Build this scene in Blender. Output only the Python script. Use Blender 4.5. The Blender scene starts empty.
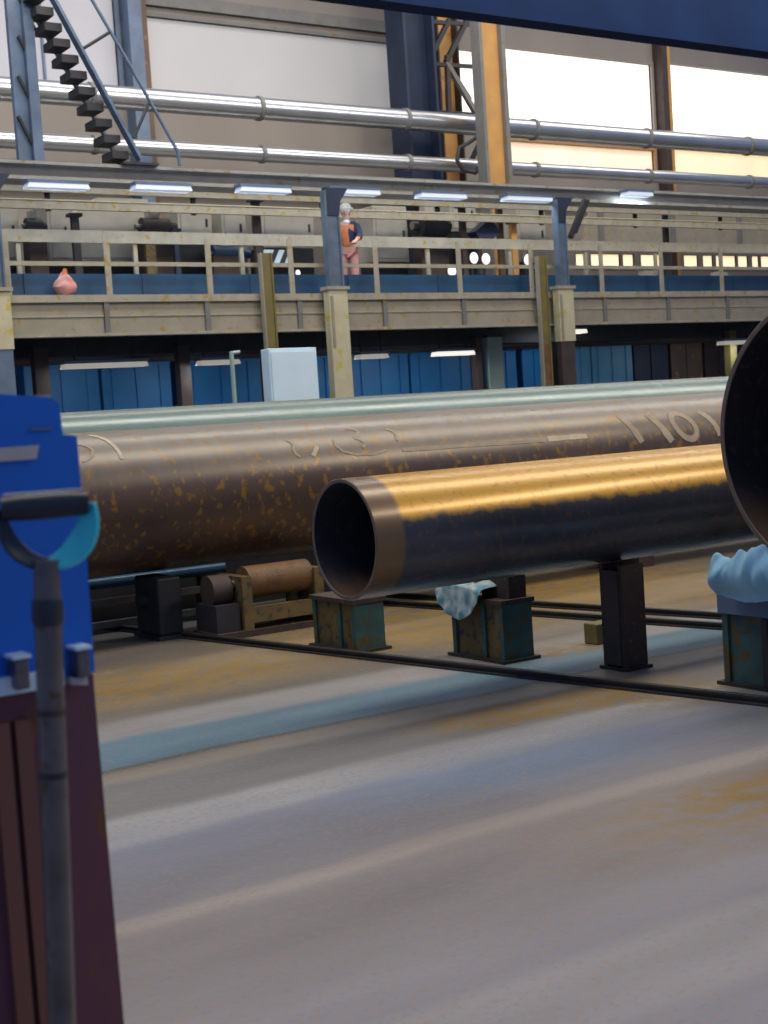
import bpy, bmesh, math, random
from mathutils import Vector, Matrix
random.seed(7)
S = bpy.context.scene
COL = S.collection
PI = math.pi

# ------------------------------------------------------------------ camera
F_PX = 1400.0
ROLL = math.atan(.065)
PITCH = math.radians(3.87)
YAW = math.radians(56.43)          # angle between the view axis and world +X
CAM = Vector((0, 0, 1.6))
_f0 = Vector((math.cos(YAW), math.sin(YAW), 0))
FW = (_f0 * math.cos(PITCH) - Vector((0, 0, 1)) * math.sin(PITCH)).normalized()
_r0 = FW.cross(Vector((0, 0, 1))).normalized()
_u0 = _r0.cross(FW)
RT = math.cos(ROLL) * _r0 - math.sin(ROLL) * _u0
UP = math.cos(ROLL) * _u0 + math.sin(ROLL) * _r0
cd = bpy.data.cameras.new('camera')
cam = bpy.data.objects.new('camera', cd)
COL.objects.link(cam)
m = Matrix((RT, UP, -FW)).transposed().to_4x4()
m.translation = CAM
cam.matrix_world = m
cd.sensor_fit = 'VERTICAL'
cd.sensor_height = 24.0
cd.lens = F_PX / 1024.0 * 24.0
cd.clip_end = 300
cd.dof.use_dof = True
cd.dof.focus_distance = 8.5
cd.dof.aperture_fstop = 3.2
S.camera = cam

# ------------------------------------------------------------------ world, lights, exposure
W = bpy.data.worlds.new('world'); S.world = W
W.use_nodes = True
bg = W.node_tree.nodes['Background']
bg.inputs[0].default_value = (0.30, 0.42, 0.78, 1)
bg.inputs[1].default_value = 0.42
S.view_settings.view_transform = 'Standard'
S.view_settings.look = 'None'
S.view_settings.gamma = 1
S.view_settings.use_curve_mapping = False
S.view_settings.exposure = 0.0

def area(name, loc, size, sy, power, col, aim=None):
    l = bpy.data.lights.new(name, 'AREA'); l.shape = 'RECTANGLE'
    l.size = size; l.size_y = sy; l.energy = power; l.color = col
    o = bpy.data.objects.new(name, l); COL.objects.link(o); o.location = loc
    if aim is not None:
        o.rotation_euler = (Vector(aim) - Vector(loc)).to_track_quat('-Z', 'Y').to_euler()
    return o
# roof glazing over the bay with the pipes, and over the bay behind the walkway, plus an added walkway fill
area('rooflight_bay', (9, 7.5, 13.5), 26, 3.0, 2000, (1.0, 0.89, 0.72))
area('rooflight_near', (20.5, -5.2, 15.5), 9, 1.2, 1500, (1.0, 0.84, 0.60), (10, 8, 1))
area('rooflight_far', (20, 26, 15.0), 34, 4.0, 1700, (1.0, 0.90, 0.76))
area('walkway_fill', (15, 16.0, 13.4), 30, 2.0, 2400, (1.0, 0.93, 0.82), (15.5, 21.5, 5))  # added fill tilted at the walkway to brighten it, not roof glazing

# ------------------------------------------------------------------ helpers
def at(u, v, Y):
    """point on the plane y = Y that the photograph shows at (u, v)"""
    d = FW * F_PX + RT * (u - 384) - UP * (v - 512)
    return CAM + d * (Y / d.y)
def ax(u, v, Y): return at(u, v, Y).x
def az(u, v, Y): return at(u, v, Y).z

def mat(name, c1, c2=None, rough=.6, metal=0., scale=6., spread=.5, detail=6., c3=None, s3=40., t3=.62,
        bump=.0, bscale=60., coat=0., stretch=(1, 1, 1), spec=.5, rvar=0.):
    m = bpy.data.materials.new(name); m.use_nodes = True
    nt = m.node_tree; N = nt.nodes; L = nt.links
    b = N['Principled BSDF']
    b.inputs['Roughness'].default_value = rough
    b.inputs['Metallic'].default_value = metal
    b.inputs['Coat Weight'].default_value = coat
    b.inputs['Coat Roughness'].default_value = .15
    b.inputs['Specular IOR Level'].default_value = spec
    tc = N.new('ShaderNodeTexCoord'); mp = N.new('ShaderNodeMapping')
    mp.inputs['Scale'].default_value = stretch
    L.new(tc.outputs['Object'], mp.inputs[0])
    def noise(s, d=detail):
        n = N.new('ShaderNodeTexNoise'); n.inputs['Scale'].default_value = s; n.inputs['Detail'].default_value = d
        L.new(mp.outputs[0], n.inputs['Vector']); return n
    def ramp(src, a, bb):
        r = N.new('ShaderNodeMapRange'); r.inputs[1].default_value = a; r.inputs[2].default_value = bb
        L.new(src, r.inputs[0]); return r.outputs[0]
    def mix(f, a, bcol):
        x = N.new('ShaderNodeMix'); x.data_type = 'RGBA'
        if isinstance(f, float): x.inputs[0].default_value = f
        else: L.new(f, x.inputs[0])
        for i, c in ((6, a), (7, bcol)):
            if isinstance(c, tuple): x.inputs[i].default_value = (*c, 1)
            else: L.new(c, x.inputs[i])
        return x.outputs[2]
    if c2 is None: c2 = tuple(q * .75 for q in c1)
    n = noise(scale)
    col = mix(ramp(n.outputs[0], .5 - spread / 2, .5 + spread / 2), c1, c2)
    if c3 is not None:
        n3 = noise(s3, 3.)
        col = mix(ramp(n3.outputs[0], t3, t3 + .08), col, c3)
    L.new(col, b.inputs['Base Color'])
    if rvar:
        r = N.new('ShaderNodeMapRange'); r.inputs[3].default_value = rough - rvar; r.inputs[4].default_value = rough + rvar
        L.new(n.outputs[0], r.inputs[0]); L.new(r.outputs[0], b.inputs['Roughness'])
    if bump:
        nb = noise(bscale, 4.); bp = N.new('ShaderNodeBump'); bp.inputs['Strength'].default_value = bump
        bp.inputs['Distance'].default_value = .02
        L.new(nb.outputs[0], bp.inputs['Height']); L.new(bp.outputs[0], b.inputs['Normal'])
    m['col_socket'] = 1
    return m

def emit(name, col, strength, col2=None, scale=.6, base=(.8, .8, .8)):
    m = bpy.data.materials.new(name); m.use_nodes = True
    nt = m.node_tree; N = nt.nodes; L = nt.links; b = N['Principled BSDF']
    b.inputs['Base Color'].default_value = (*base, 1)
    b.inputs['Roughness'].default_value = .4
    b.inputs['Emission Strength'].default_value = strength
    if col2 is None: b.inputs['Emission Color'].default_value = (*col, 1)
    else:
        tc = N.new('ShaderNodeTexCoord'); n = N.new('ShaderNodeTexNoise'); n.inputs['Scale'].default_value = scale
        n.inputs['Detail'].default_value = 3
        L.new(tc.outputs['Object'], n.inputs['Vector'])
        r = N.new('ShaderNodeMapRange'); r.inputs[1].default_value = .35; r.inputs[2].default_value = .65
        L.new(n.outputs[0], r.inputs[0])
        x = N.new('ShaderNodeMix'); x.data_type = 'RGBA'; L.new(r.outputs[0], x.inputs[0])
        x.inputs[6].default_value = (*col, 1); x.inputs[7].default_value = (*col2, 1)
        L.new(x.outputs[2], b.inputs['Emission Color'])
    return m

def tag(o, label=None, cat=None, group=None, kind=None):
    if label: o['label'] = label
    if cat: o['category'] = cat
    if group: o['group'] = group
    if kind: o['kind'] = kind
    return o

def empty(name, loc=(0, 0, 0), label=None, cat=None, group=None, kind=None, rz=0):
    o = bpy.data.objects.new(name, None); COL.objects.link(o); o.location = loc; o.rotation_euler = (0, 0, rz)
    o.empty_display_size = .1
    return tag(o, label, cat, group, kind)

class MB:
    def __init__(s): s.bm = bmesh.new()
    def box(s, x0, x1, y0, y1, z0, z1, bev=0.):
        r = bmesh.ops.create_cube(s.bm, size=1)
        for v in r['verts']:
            v.co = Vector(((x0 + x1) / 2 + v.co.x * (x1 - x0), (y0 + y1) / 2 + v.co.y * (y1 - y0), (z0 + z1) / 2 + v.co.z * (z1 - z0)))
        if bev:
            es = {e for v in r['verts'] for e in v.link_edges}
            bmesh.ops.bevel(s.bm, geom=list(es), offset=bev, segments=2, affect='EDGES', profile=.5)
        return s
    def tube(s, a, b, r, r2=None, n=20, caps=True):
        a = Vector(a); b = Vector(b); d = b - a
        q = d.to_track_quat('Z', 'Y').to_matrix().to_4x4(); q.translation = (a + b) / 2
        bmesh.ops.create_cone(s.bm, segments=n, radius1=r, radius2=r if r2 is None else r2, depth=d.length, cap_ends=caps, matrix=q)
        return s
    def bar(s, a, b, w, h, up=(0, 0, 1)):
        a = Vector(a); b = Vector(b); d = (b - a).normalized()
        side = d.cross(Vector(up)).normalized(); u2 = side.cross(d).normalized()
        vs = []
        for p in (a, b):
            for i, j in ((-1, -1), (1, -1), (1, 1), (-1, 1)):
                vs.append(s.bm.verts.new(p + side * (i * w / 2) + u2 * (j * h / 2)))
        for f in ((3, 2, 1, 0), (4, 5, 6, 7), (0, 1, 5, 4), (1, 2, 6, 5), (2, 3, 7, 6), (3, 0, 4, 7)):
            s.bm.faces.new([vs[i] for i in f])
        return s
    def prism(s, pts, y0, y1):
        """polygon of (x, z) points given depth from y0 to y1"""
        a = [s.bm.verts.new((p[0], y0, p[1])) for p in pts]
        b = [s.bm.verts.new((p[0], y1, p[1])) for p in pts]
        n = len(pts); s.bm.faces.new(a); s.bm.faces.new(b[::-1])
        for i in range(n): s.bm.faces.new([a[i], b[i], b[(i + 1) % n], a[(i + 1) % n]])
        return s
    def path(s, pts, r, n=10, closed=False, flat=1.0):
        """swept tube through points; r is a radius or a list"""
        pts = [Vector(p) for p in pts]; k = len(pts); rings = []
        for i, p in enumerate(pts):
            if closed: d = pts[(i + 1) % k] - pts[i - 1]
            else: d = pts[min(i + 1, k - 1)] - pts[max(i - 1, 0)]
            d.normalize()
            ref = Vector((0, 1, 0)) if abs(d.y) < .95 else Vector((0, 0, 1))
            e1 = d.cross(ref).normalized(); e2 = e1.cross(d).normalized()
            rr = r[i] if isinstance(r, (list, tuple)) else r
            rings.append([s.bm.verts.new(p + e1 * math.cos(2 * PI * j / n) * rr + e2 * math.sin(2 * PI * j / n) * rr * flat) for j in range(n)])
        for i in range(k if closed else k - 1):
            A = rings[i]; B = rings[(i + 1) % k]
            for j in range(n): s.bm.faces.new([A[j], A[(j + 1) % n], B[(j + 1) % n], B[j]])
        if not closed:
            s.bm.faces.new(rings[0][::-1]); s.bm.faces.new(rings[-1])
        return s
    def sphere(s, c, r, sc=(1, 1, 1), n=16):
        mt = Matrix.Translation(c) @ Matrix.Diagonal((r * sc[0], r * sc[1], r * sc[2], 1))
        bmesh.ops.create_uvsphere(s.bm, u_segments=n, v_segments=max(8, n // 2), radius=1, matrix=mt)
        return s
    def build(s, name, m, parent=None, smooth=False):
        bmesh.ops.recalc_face_normals(s.bm, faces=s.bm.faces)
        me = bpy.data.meshes.new(name); s.bm.to_mesh(me); s.bm.free()
        if smooth:
            for p in me.polygons: p.use_smooth = True
            try: me.set_sharp_from_angle(angle=math.radians(38))
            except Exception: pass
        me.materials.append(m)
        o = bpy.data.objects.new(name, me); COL.objects.link(o)
        if parent is not None:
            o.parent = parent
            o.matrix_parent_inverse = Matrix.Translation(-Vector(parent.location)) if not any(parent.rotation_euler) else (Matrix.Translation(parent.location) @ Matrix.Rotation(parent.rotation_euler.z, 4, 'Z')).inverted()
        return o

def kids(o): return [c for c in bpy.data.objects if c.parent is o]
def copy_tree(o, parent=None):
    c = o.copy(); COL.objects.link(c)
    if parent is not None: c.parent = parent
    for ch in kids(o): copy_tree(ch, c)
    return c

# ------------------------------------------------------------------ materials
M = {}
M['beige'] = mat('beige_paint', (.36, .33, .26), (.27, .25, .20), rough=.6, scale=2.5, c3=(.34, .24, .06), s3=7, t3=.60)
M['beige_rail'] = mat('rail_paint', (.42, .39, .31), (.30, .28, .22), rough=.55, scale=4, c3=(.36, .25, .06), s3=9, t3=.6)
M['greybeam'] = mat('grey_beam_paint', (.20, .20, .19), (.15, .15, .16), rough=.65, scale=3, c3=(.20, .15, .06), s3=6, t3=.62)
M['beamlight'] = mat('pale_beam_paint', (.36, .36, .34), (.27, .27, .26), rough=.65, scale=3, c3=(.26, .20, .08), s3=6, t3=.62)
M['dark'] = mat('dark_steel', (.035, .037, .045), (.02, .02, .025), rough=.6, scale=4)
M['darkbrown'] = mat('dark_brown_steel', (.075, .05, .04), (.04, .03, .035), rough=.7, scale=5)
M['navy'] = mat('navy_girder_paint', (.004, .022, .085), (.003, .014, .055), rough=.8, scale=1.2, spec=.15)
M['navycol'] = mat('navy_column_paint', (.018, .035, .085), (.012, .02, .045), rough=.6, scale=1.5)
M['bluegrey'] = mat('blue_grey_paint', (.14, .21, .33), (.09, .13, .20), rough=.5, scale=3)
M['bluecol'] = mat('column_blue_paint', (.13, .19, .27), (.08, .11, .15), rough=.45, scale=4)
M['cream'] = mat('cream_paint', (.62, .58, .40), (.50, .46, .30), rough=.55, scale=3, c3=(.55, .46, .10), s3=5, t3=.58)
M['olive'] = mat('olive_paint', (.22, .19, .05), (.15, .12, .05), rough=.6, scale=4)
M['orange'] = mat('orange_post_paint', (.62, .34, .10), (.50, .26, .09), rough=.5, scale=2)
M['bluepanel'] = mat('blue_sheet_paint', (.02, .22, .52), (.012, .15, .38), rough=.5, scale=1.2, detail=8)
M['cyanpanel'] = mat('pale_blue_sheet', (.16, .46, .66), (.08, .32, .52), rough=.5, scale=1.5)
M['deepblue'] = mat('deep_blue_beam', (.010, .065, .14), (.008, .035, .08), rough=.6, scale=2)
M['silver'] = mat('silver_lagging', (.62, .64, .66), (.5, .53, .56), rough=.28, metal=.85, scale=1.5)
M['greycab'] = mat('grey_cabinet_paint', (.42, .40, .35), (.33, .32, .28), rough=.55, scale=3)
M['white'] = mat('white_paint', (.66, .84, .95), (.58, .76, .90), rough=.45, scale=3)
M['wall'] = mat('back_wall_sheet', (.30, .27, .24), (.22, .20, .19), rough=.8, scale=.4, stretch=(1, 1, .3))
M['wallwarm'] = mat('warm_wall_sheet', (.45, .27, .13), (.36, .22, .12), rough=.8, scale=.5)
M['steel'] = mat('bare_steel', (.35, .34, .32), (.22, .2, .19), rough=.4, metal=.7, scale=6)
M['teal'] = mat('teal_green_paint', (.05, .14, .12), (.03, .07, .08), rough=.6, scale=9, c3=(.10, .075, .03), s3=12, t3=.52)
M['standyellow'] = mat('worn_ochre_paint', (.19, .13, .04), (.10, .075, .035), rough=.65, scale=8, c3=(.04, .05, .05), s3=16, t3=.55)
M['rustdark'] = mat('rusty_dark_steel', (.07, .042, .028), (.035, .028, .03), rough=.75, scale=8, c3=(.16, .085, .025), s3=30, t3=.62)
M['rust'] = mat('rusty_roller_steel', (.22, .12, .035), (.10, .055, .03), rough=.6, scale=7, bump=.2)
M['chalk'] = mat('chalk_glint_paint', (.60, .55, .44), (.44, .38, .28), rough=.9, scale=14)
M['chalk_glint_dim'] = mat('faded_chalk_glint_paint', (.42, .36, .28), (.30, .25, .19), rough=.9, scale=9)
M['ragblue'] = mat('pale_blue_cloth', (.34, .62, .78), (.22, .48, .66), rough=.8, scale=5)
M['rag'] = mat('pale_teal_cloth', (.50, .60, .58), (.12, .30, .36), rough=.8, scale=11, spread=.2)
M['cabblue'] = mat('cobalt_blue_paint', (.004, .15, .68), (.004, .125, .58), rough=.42, scale=3)
M['maroon'] = mat('red_brown_primer', (.17, .055, .065), (.115, .05, .075), rough=.7, scale=5, c3=(.16, .07, .03), s3=36, t3=.60, stretch=(1, 1, .35))
M['maroon2'] = mat('orange_brown_primer', (.19, .08, .05), (.13, .055, .06), rough=.7, scale=6, stretch=(1, 1, .35))
M['label'] = mat('pale_label_strip', (.52, .50, .48), (.44, .42, .42), rough=.5, scale=20)
M['shaft'] = mat('worn_shaft_metal', (.17, .16, .165), (.10, .09, .09), rough=.3, metal=.5, scale=16, c3=(.11, .07, .04), s3=30, t3=.6)
M['teal_lit'] = mat('teal_plastic_lit', (.06, .72, .82), (.03, .55, .68), rough=.25, scale=8)
M['teal_shaded'] = mat('teal_plastic_shaded', (.008, .03, .06), (.006, .02, .045), rough=.4, scale=8)
M['blackrubber'] = mat('black_grip', (.02, .03, .045), (.012, .016, .025), rough=.4, scale=20)
M['skin'] = mat('skin', (.55, .33, .24), (.5, .28, .2), rough=.6)
M['orangevest'] = mat('orange_fabric', (.60, .20, .07), (.45, .15, .06), rough=.8, scale=14)
M['navyvest'] = mat('navy_fabric', (.02, .03, .07), (.012, .02, .05), rough=.8, scale=14)
M['pinktrousers'] = mat('salmon_fabric', (.62, .30, .26), (.50, .24, .24), rough=.8, scale=14)
M['helmet'] = mat('white_helmet_plastic', (.8, .76, .66), rough=.25)
M['hair'] = mat('dark_hair', (.03, .02, .015), rough=.7)
M['boot'] = mat('black_leather', (.03, .03, .03), rough=.5)
M['rail'] = mat('floor_rail_steel', (.055, .05, .045), (.03, .028, .028), rough=.5, metal=.3, scale=6)
M['brownpanel'] = mat('brown_sheet', (.17, .10, .05), (.08, .06, .06), rough=.6, scale=2, c3=(.35, .18, .05), s3=3, t3=.62)
M['lightgreen'] = mat('pale_green_paint', (.34, .44, .40), (.26, .36, .34), rough=.6, scale=3)
M['bluepipe'] = mat('blue_pipe_paint', (.04, .12, .24), (.03, .08, .17), rough=.3, scale=4)
M['pinkbag'] = mat('pink_orange_cloth', (.60, .22, .18), (.62, .32, .32), rough=.8, scale=5, spread=.2)
E_win = emit('bright_window_glow', (1.0, .94, .82), 1.35, (1.0, .88, .70), .5)
E_win2 = emit('bright_window_glow_far', (1.0, .97, .88), 1.5, (1.0, .90, .72), .4)
E_grey = emit('dull_window_glow', (.42, .41, .40), .38, (.35, .35, .36), .5, (.4, .4, .42))
E_grey2 = emit('dull_blue_window_glow', (.40, .42, .45), .34, (.30, .31, .34), .7, (.4, .4, .45))
E_amber = emit('amber_window_glow', (1.0, .66, .26), .85, (.85, .55, .22), .9)
E_ambL = emit('amber_window_glow_pale', (1.0, .70, .38), .70, (.8, .52, .28), .9)
E_strip = emit('low_window_glow', (1.0, .82, .52), 1.1, (1.0, .74, .40), 1.5)
E_tube = emit('fluorescent_tube_glow', (.40, .60, .90), .38)
E_under = emit('dusty_tube_glow', (.62, .56, .42), .42)
E_lamp = emit('small_lamp_glow', (1.0, .93, .80), .95)

# ---- floor: worn concrete with colour bands running along the pipes
def floor_mat():
    m = bpy.data.materials.new('worn_concrete_floor'); m.use_nodes = True
    nt = m.node_tree; N = nt.nodes; L = nt.links; b = N['Principled BSDF']
    tc = N.new('ShaderNodeTexCoord'); sp = N.new('ShaderNodeSeparateXYZ'); L.new(tc.outputs['Object'], sp.inputs[0])
    def math_(op, a, bb=None, cl=False):
        n = N.new('ShaderNodeMath'); n.operation = op; n.use_clamp = cl
        for i, q in enumerate((a, bb)):
            if q is None: continue
            if isinstance(q, (int, float)): n.inputs[i].default_value = q
            else: L.new(q, n.inputs[i])
        return n.outputs[0]
    def noise(s, st=(1, 1, 1), d=4):
        mp = N.new('ShaderNodeMapping'); mp.inputs['Scale'].default_value = st; L.new(tc.outputs['Object'], mp.inputs[0])
        n = N.new('ShaderNodeTexNoise'); n.inputs['Scale'].default_value = s; n.inputs['Detail'].default_value = d
        L.new(mp.outputs[0], n.inputs['Vector']); return n.outputs[0]
    def mix(f, a, c):
        x = N.new('ShaderNodeMix'); x.data_type = 'RGBA'; L.new(f, x.inputs[0])
        for i, q in ((6, a), (7, c)):
            if isinstance(q, tuple): x.inputs[i].default_value = (*q, 1)
            else: L.new(q, x.inputs[i])
        return x.outputs[2]
    def mr(src, a, bb, lo=0, hi=1):
        r = N.new('ShaderNodeMapRange'); r.inputs[1].default_value = a; r.inputs[2].default_value = bb
        r.inputs[3].default_value = lo; r.inputs[4].default_value = hi; L.new(src, r.inputs[0]); return r.outputs[0]
    wob = math_('MULTIPLY', math_('SUBTRACT', noise(1.3, (.35, 1, 1)), .5), .28)
    y = math_('ADD', sp.outputs['Y'], wob); x = sp.outputs['X']
    r = N.new('ShaderNodeValToRGB'); cr = r.color_ramp; cr.interpolation = 'LINEAR'
    stops = [(0, (.30, .27, .27)), (2.6, (.27, .255, .27)), (2.68, (.34, .31, .30)), (3.02, (.35, .32, .30)), (3.08, (.285, .265, .27)), (3.5, (.29, .26, .245)), (4.0, (.27, .235, .215)), (4.16, (.285, .25, .225)), (4.20, (.40, .34, .28)),
             (4.30, (.39, .33, .28)), (4.36, (.26, .245, .24)), (4.75, (.235, .235, .26)), (5.02, (.24, .25, .29)), (5.10, (.36, .36, .35)), (5.42, (.40, .39, .36)), (5.5, (.23, .225, .205)), (5.95, (.215, .205, .18)),
             (6.04, (.31, .27, .20)), (6.22, (.28, .24, .17)), (6.27, (.09, .08, .05)), (6.33, (.12, .23, .27)), (6.85, (.13, .24, .28)), (6.95, (.38, .36, .32)), (7.25, (.36, .33, .28)), (7.4, (.20, .17, .12)), (7.9, (.2, .16, .10)), (8.3, (.24, .20, .14)), (9.5, (.16, .14, .11)), (12, (.12, .12, .11))]
    n0 = len(cr.elements)
    while len(cr.elements) > 1: cr.elements.remove(cr.elements[-1])
    for i, (yy, c) in enumerate(stops):
        e = cr.elements[0] if i == 0 else cr.elements.new(yy / 12)
        e.position = yy / 12; e.color = (c[0] * .95, c[1] * 1.0, c[2] * 1.12, 1)
    L.new(math_('DIVIDE', y, 12.0), r.inputs[0])
    col = r.outputs[0]
    def blob(cx, cy, rx, ry, soft=.5):
        a = math_('DIVIDE', math_('SUBTRACT', x, cx), rx); c = math_('DIVIDE', math_('SUBTRACT', y, cy), ry)
        d = math_('SQRT', math_('ADD', math_('MULTIPLY', a, a), math_('MULTIPLY', c, c)))
        return mr(d, 1.0, soft, 0, 1)
    # bluish patches, ochre dust patches
    nb = mr(noise(2.5), .35, .6)
    col = mix(math_('MULTIPLY', blob(3.9, 4.85, 1.2, .42, .3), .75), col, (.14, .22, .34))
    col = mix(math_('MULTIPLY', blob(5.4, 4.6, .6, .5, .3), .5), col, (.14, .20, .20))
    d1 = mr(noise(9, (1, 1, 1), 6), .34, .58)
    for (cx, cy, rx, ry, am) in ((4.65, 5.75, .8, .3, .8), (4.45, 3.78, .85, .42, 1.), (3.9, 3.75, 1.0, .5, .45), (4.65, 5.75, .95, .36, 1.), (5.4, 5.6, .6, .7, .9), (3.7, 8.3, 1.7, .9, 1.), (6.5, 8.6, 2.4, .8, 1.), (8.0, 9.6, 2.6, 1.3, 1.), (5.9, 8.2, .9, .7, 1.), (9.5, 7.8, 2.2, .9, .9), (8.0, 9.0, 2.0, 1.6, .7), (6.0, 7.0, .7, .4, .8), (5.6, 9.2, 1.4, .5, .8)):
        col = mix(math_('MULTIPLY', math_('MULTIPLY', blob(cx, cy, rx, ry, .25), d1), am), col, (.31, .19, .03))
    # mottling and specks
    mo = mr(noise(1.7, (.3, 1, 1), 7), .32, .68, .64, .90)
    v = N.new('ShaderNodeVectorMath'); v.operation = 'SCALE'; L.new(col, v.inputs[0]); L.new(mo, v.inputs['Scale'])
    sp_ = mr(noise(34, (1, 1, 1), 2), .54, .66)
    col = mix(math_('MULTIPLY', sp_, .38), v.outputs[0], (.31, .19, .11))
    col = mix(math_('MULTIPLY', mr(noise(41, (1, 1, 1), 2), .57, .68), .28), col, (.12, .13, .19))
    L.new(col, b.inputs['Base Color'])
    L.new(mr(noise(3, (.5, 1, 1)), .3, .7, .42, .62), b.inputs['Roughness'])
    bp = N.new('ShaderNodeBump'); bp.inputs['Strength'].default_value = .15; bp.inputs['Distance'].default_value = .02
    L.new(noise(30), bp.inputs['Height']); L.new(bp.outputs[0], b.inputs['Normal'])
    return m

# ---- pipe steel: mill scale, rust freckles, dust and painted sheen on the upper side
def pipe_mat(name, base, base2, dust_sheen, dust_sheen_lo, dust_sheen_hi, speck, rough=.42, end_x=None, end_col=None, ssc=26, amt=1., coat=0., stk=.16, spk=.75):
    m = bpy.data.materials.new(name); m.use_nodes = True
    nt = m.node_tree; N = nt.nodes; L = nt.links; b = N['Principled BSDF']
    tc = N.new('ShaderNodeTexCoord'); sp = N.new('ShaderNodeSeparateXYZ'); L.new(tc.outputs['Object'], sp.inputs[0])
    def noise(s, st=(1, 1, 1), d=4):
        mp = N.new('ShaderNodeMapping'); mp.inputs['Scale'].default_value = st; L.new(tc.outputs['Object'], mp.inputs[0])
        n = N.new('ShaderNodeTexNoise'); n.inputs['Scale'].default_value = s; n.inputs['Detail'].default_value = d
        L.new(mp.outputs[0], n.inputs['Vector']); return n.outputs[0]
    def mr(src, a, bb, lo=0, hi=1):
        r = N.new('ShaderNodeMapRange'); r.inputs[1].default_value = a; r.inputs[2].default_value = bb
        r.inputs[3].default_value = lo; r.inputs[4].default_value = hi; L.new(src, r.inputs[0]); return r.outputs[0]
    def ma(op, a, bb, cl=False):
        n = N.new('ShaderNodeMath'); n.operation = op; n.use_clamp = cl
        for i, q in enumerate((a, bb)):
            if isinstance(q, (int, float)): n.inputs[i].default_value = q
            else: L.new(q, n.inputs[i])
        return n.outputs[0]
    def mix(f, a, c):
        x = N.new('ShaderNodeMix'); x.data_type = 'RGBA'; L.new(f, x.inputs[0])
        for i, q in ((6, a), (7, c)):
            if isinstance(q, tuple): x.inputs[i].default_value = (*q, 1)
            else: L.new(q, x.inputs[i])
        return x.outputs[2]
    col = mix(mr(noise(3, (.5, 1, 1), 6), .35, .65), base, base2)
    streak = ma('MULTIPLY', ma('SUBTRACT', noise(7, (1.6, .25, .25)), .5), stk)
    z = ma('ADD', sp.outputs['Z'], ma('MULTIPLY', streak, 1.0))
    col = mix(ma('MULTIPLY', mr(z, dust_sheen_lo, dust_sheen_hi), amt), col, dust_sheen)
    col = mix(mr(noise(ssc, (.8, 1, .6), 3), .56, .66, 0, spk), col, speck)
    if end_x is not None:
        # bare band left uncoated at the pipe's end
        col = mix(mr(sp.outputs['X'], end_x + .03, end_x), col, end_col)
    L.new(col, b.inputs['Base Color'])
    L.new(mr(noise(2.5, (.3, 1, 1), 2), .2, .8, rough - .03, rough + .07), b.inputs['Roughness'])
    b.inputs['Metallic'].default_value = .15
    b.inputs['Coat Weight'].default_value = coat; b.inputs['Coat Roughness'].default_value = .2
    bp = N.new('ShaderNodeBump'); bp.inputs['Strength'].default_value = .05; bp.inputs['Distance'].default_value = .005
    L.new(noise(40), bp.inputs['Height']); L.new(bp.outputs[0], b.inputs['Normal'])
    return m

# ------------------------------------------------------------------ setting: floor, back wall, windows
f = MB().box(-6, 60, -6, 36, -.2, 0).build('floor', floor_mat()); tag(f, kind='structure')
YW = 32.0
w = MB()
# wall sheets left around the window openings
zt = 14.0
bays = [(15.15, 22.45, 9.78, 11.75), (24.05, 25.75, 9.6, 11.8), (26.3, 32.25, 9.82, 12.0), (32.95, 41.5, 9.95, 12.1)]
def ring_wall(mb, x0, x1, z0, z1, holes):
    """wall from x0..x1, z0..z1 with rectangular holes (same column only one hole per band)"""
    xs = sorted({x0, x1, *[q for h in holes for q in h[:2]]})
    for a, b_ in zip(xs, xs[1:]):
        hs = sorted([h for h in holes if h[0] <= a + 1e-6 and h[1] >= b_ - 1e-6], key=lambda h: h[2])
        z = z0
        for h in hs:
            if h[2] > z: mb.box(a, b_, YW, YW + .3, z, h[2])
            z = h[3]
        if z < z1: mb.box(a, b_, YW, YW + .3, z, z1)
strip = []
xs0 = 29.0
sx = [(576, 588), (591, 620), (623, 634), (641, 673), (684, 698), (703, 713), (716, 736), (738, 748), (752, 759), (761, 790), (800, 830)]
for a, b_ in sx:
    strip.append((ax(a, 262, YW), ax(b_, 262, YW), 5.68, 6.12))
amber = [(26.35, 32.2, 8.55, 9.35), (32.95, 41.5, 8.65, 9.5)]
leftw = [(9.0, 14.35, 9.8, 12.4)]
ring_wall(w, 0, 60, 0, 15, bays + strip + amber + leftw)
o = w.build('wall_back', M['wall']); tag(o, kind='structure')
wn = 0
def window(x0, x1, z0, z1, glass, mullions=(), bars=(), frame=M['greybeam'], t=.09):
    global wn; wn += 1
    fy = YW - (.08 if t > .05 else .01)
    root = empty('window_%d' % wn, ((x0 + x1) / 2, YW, z0), kind='structure')
    g = MB().box(x0, x1, YW + .06, YW + .09, z0, z1).build('window_pane', glass, root)
    mb = MB()
    mb.box(x0 - t, x1 + t, fy, YW + .1, z0 - t, z0); mb.box(x0 - t, x1 + t, fy, YW + .1, z1, z1 + t)
    mb.box(x0 - t, x0, fy, YW + .1, z0, z1); mb.box(x1, x1 + t, fy, YW + .1, z0, z1)
    for q in mullions: mb.box(q - .03, q + .03, YW + .0, YW + .055, z0, z1)
    for q in bars: mb.box(x0, x1, YW + .0, YW + .055, q - .03, q + .03)
    mb.build('window_frame', frame, root)
window(*leftw[0], E_grey2, (12.5, 10.8), frame=M['bluegrey'])
window(*bays[0], E_grey)
window(*bays[1], E_win, frame=M['wall'])
window(*bays[2], E_win, frame=M['wall'])
window(*bays[3], E_win2, frame=M['wall'])
window(*amber[0], E_ambL, frame=M['wallwarm'])
window(*amber[1], E_amber, frame=M['wallwarm'])
for s_ in strip: window(*s_, E_strip, frame=M['greybeam'], t=.04)

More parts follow.
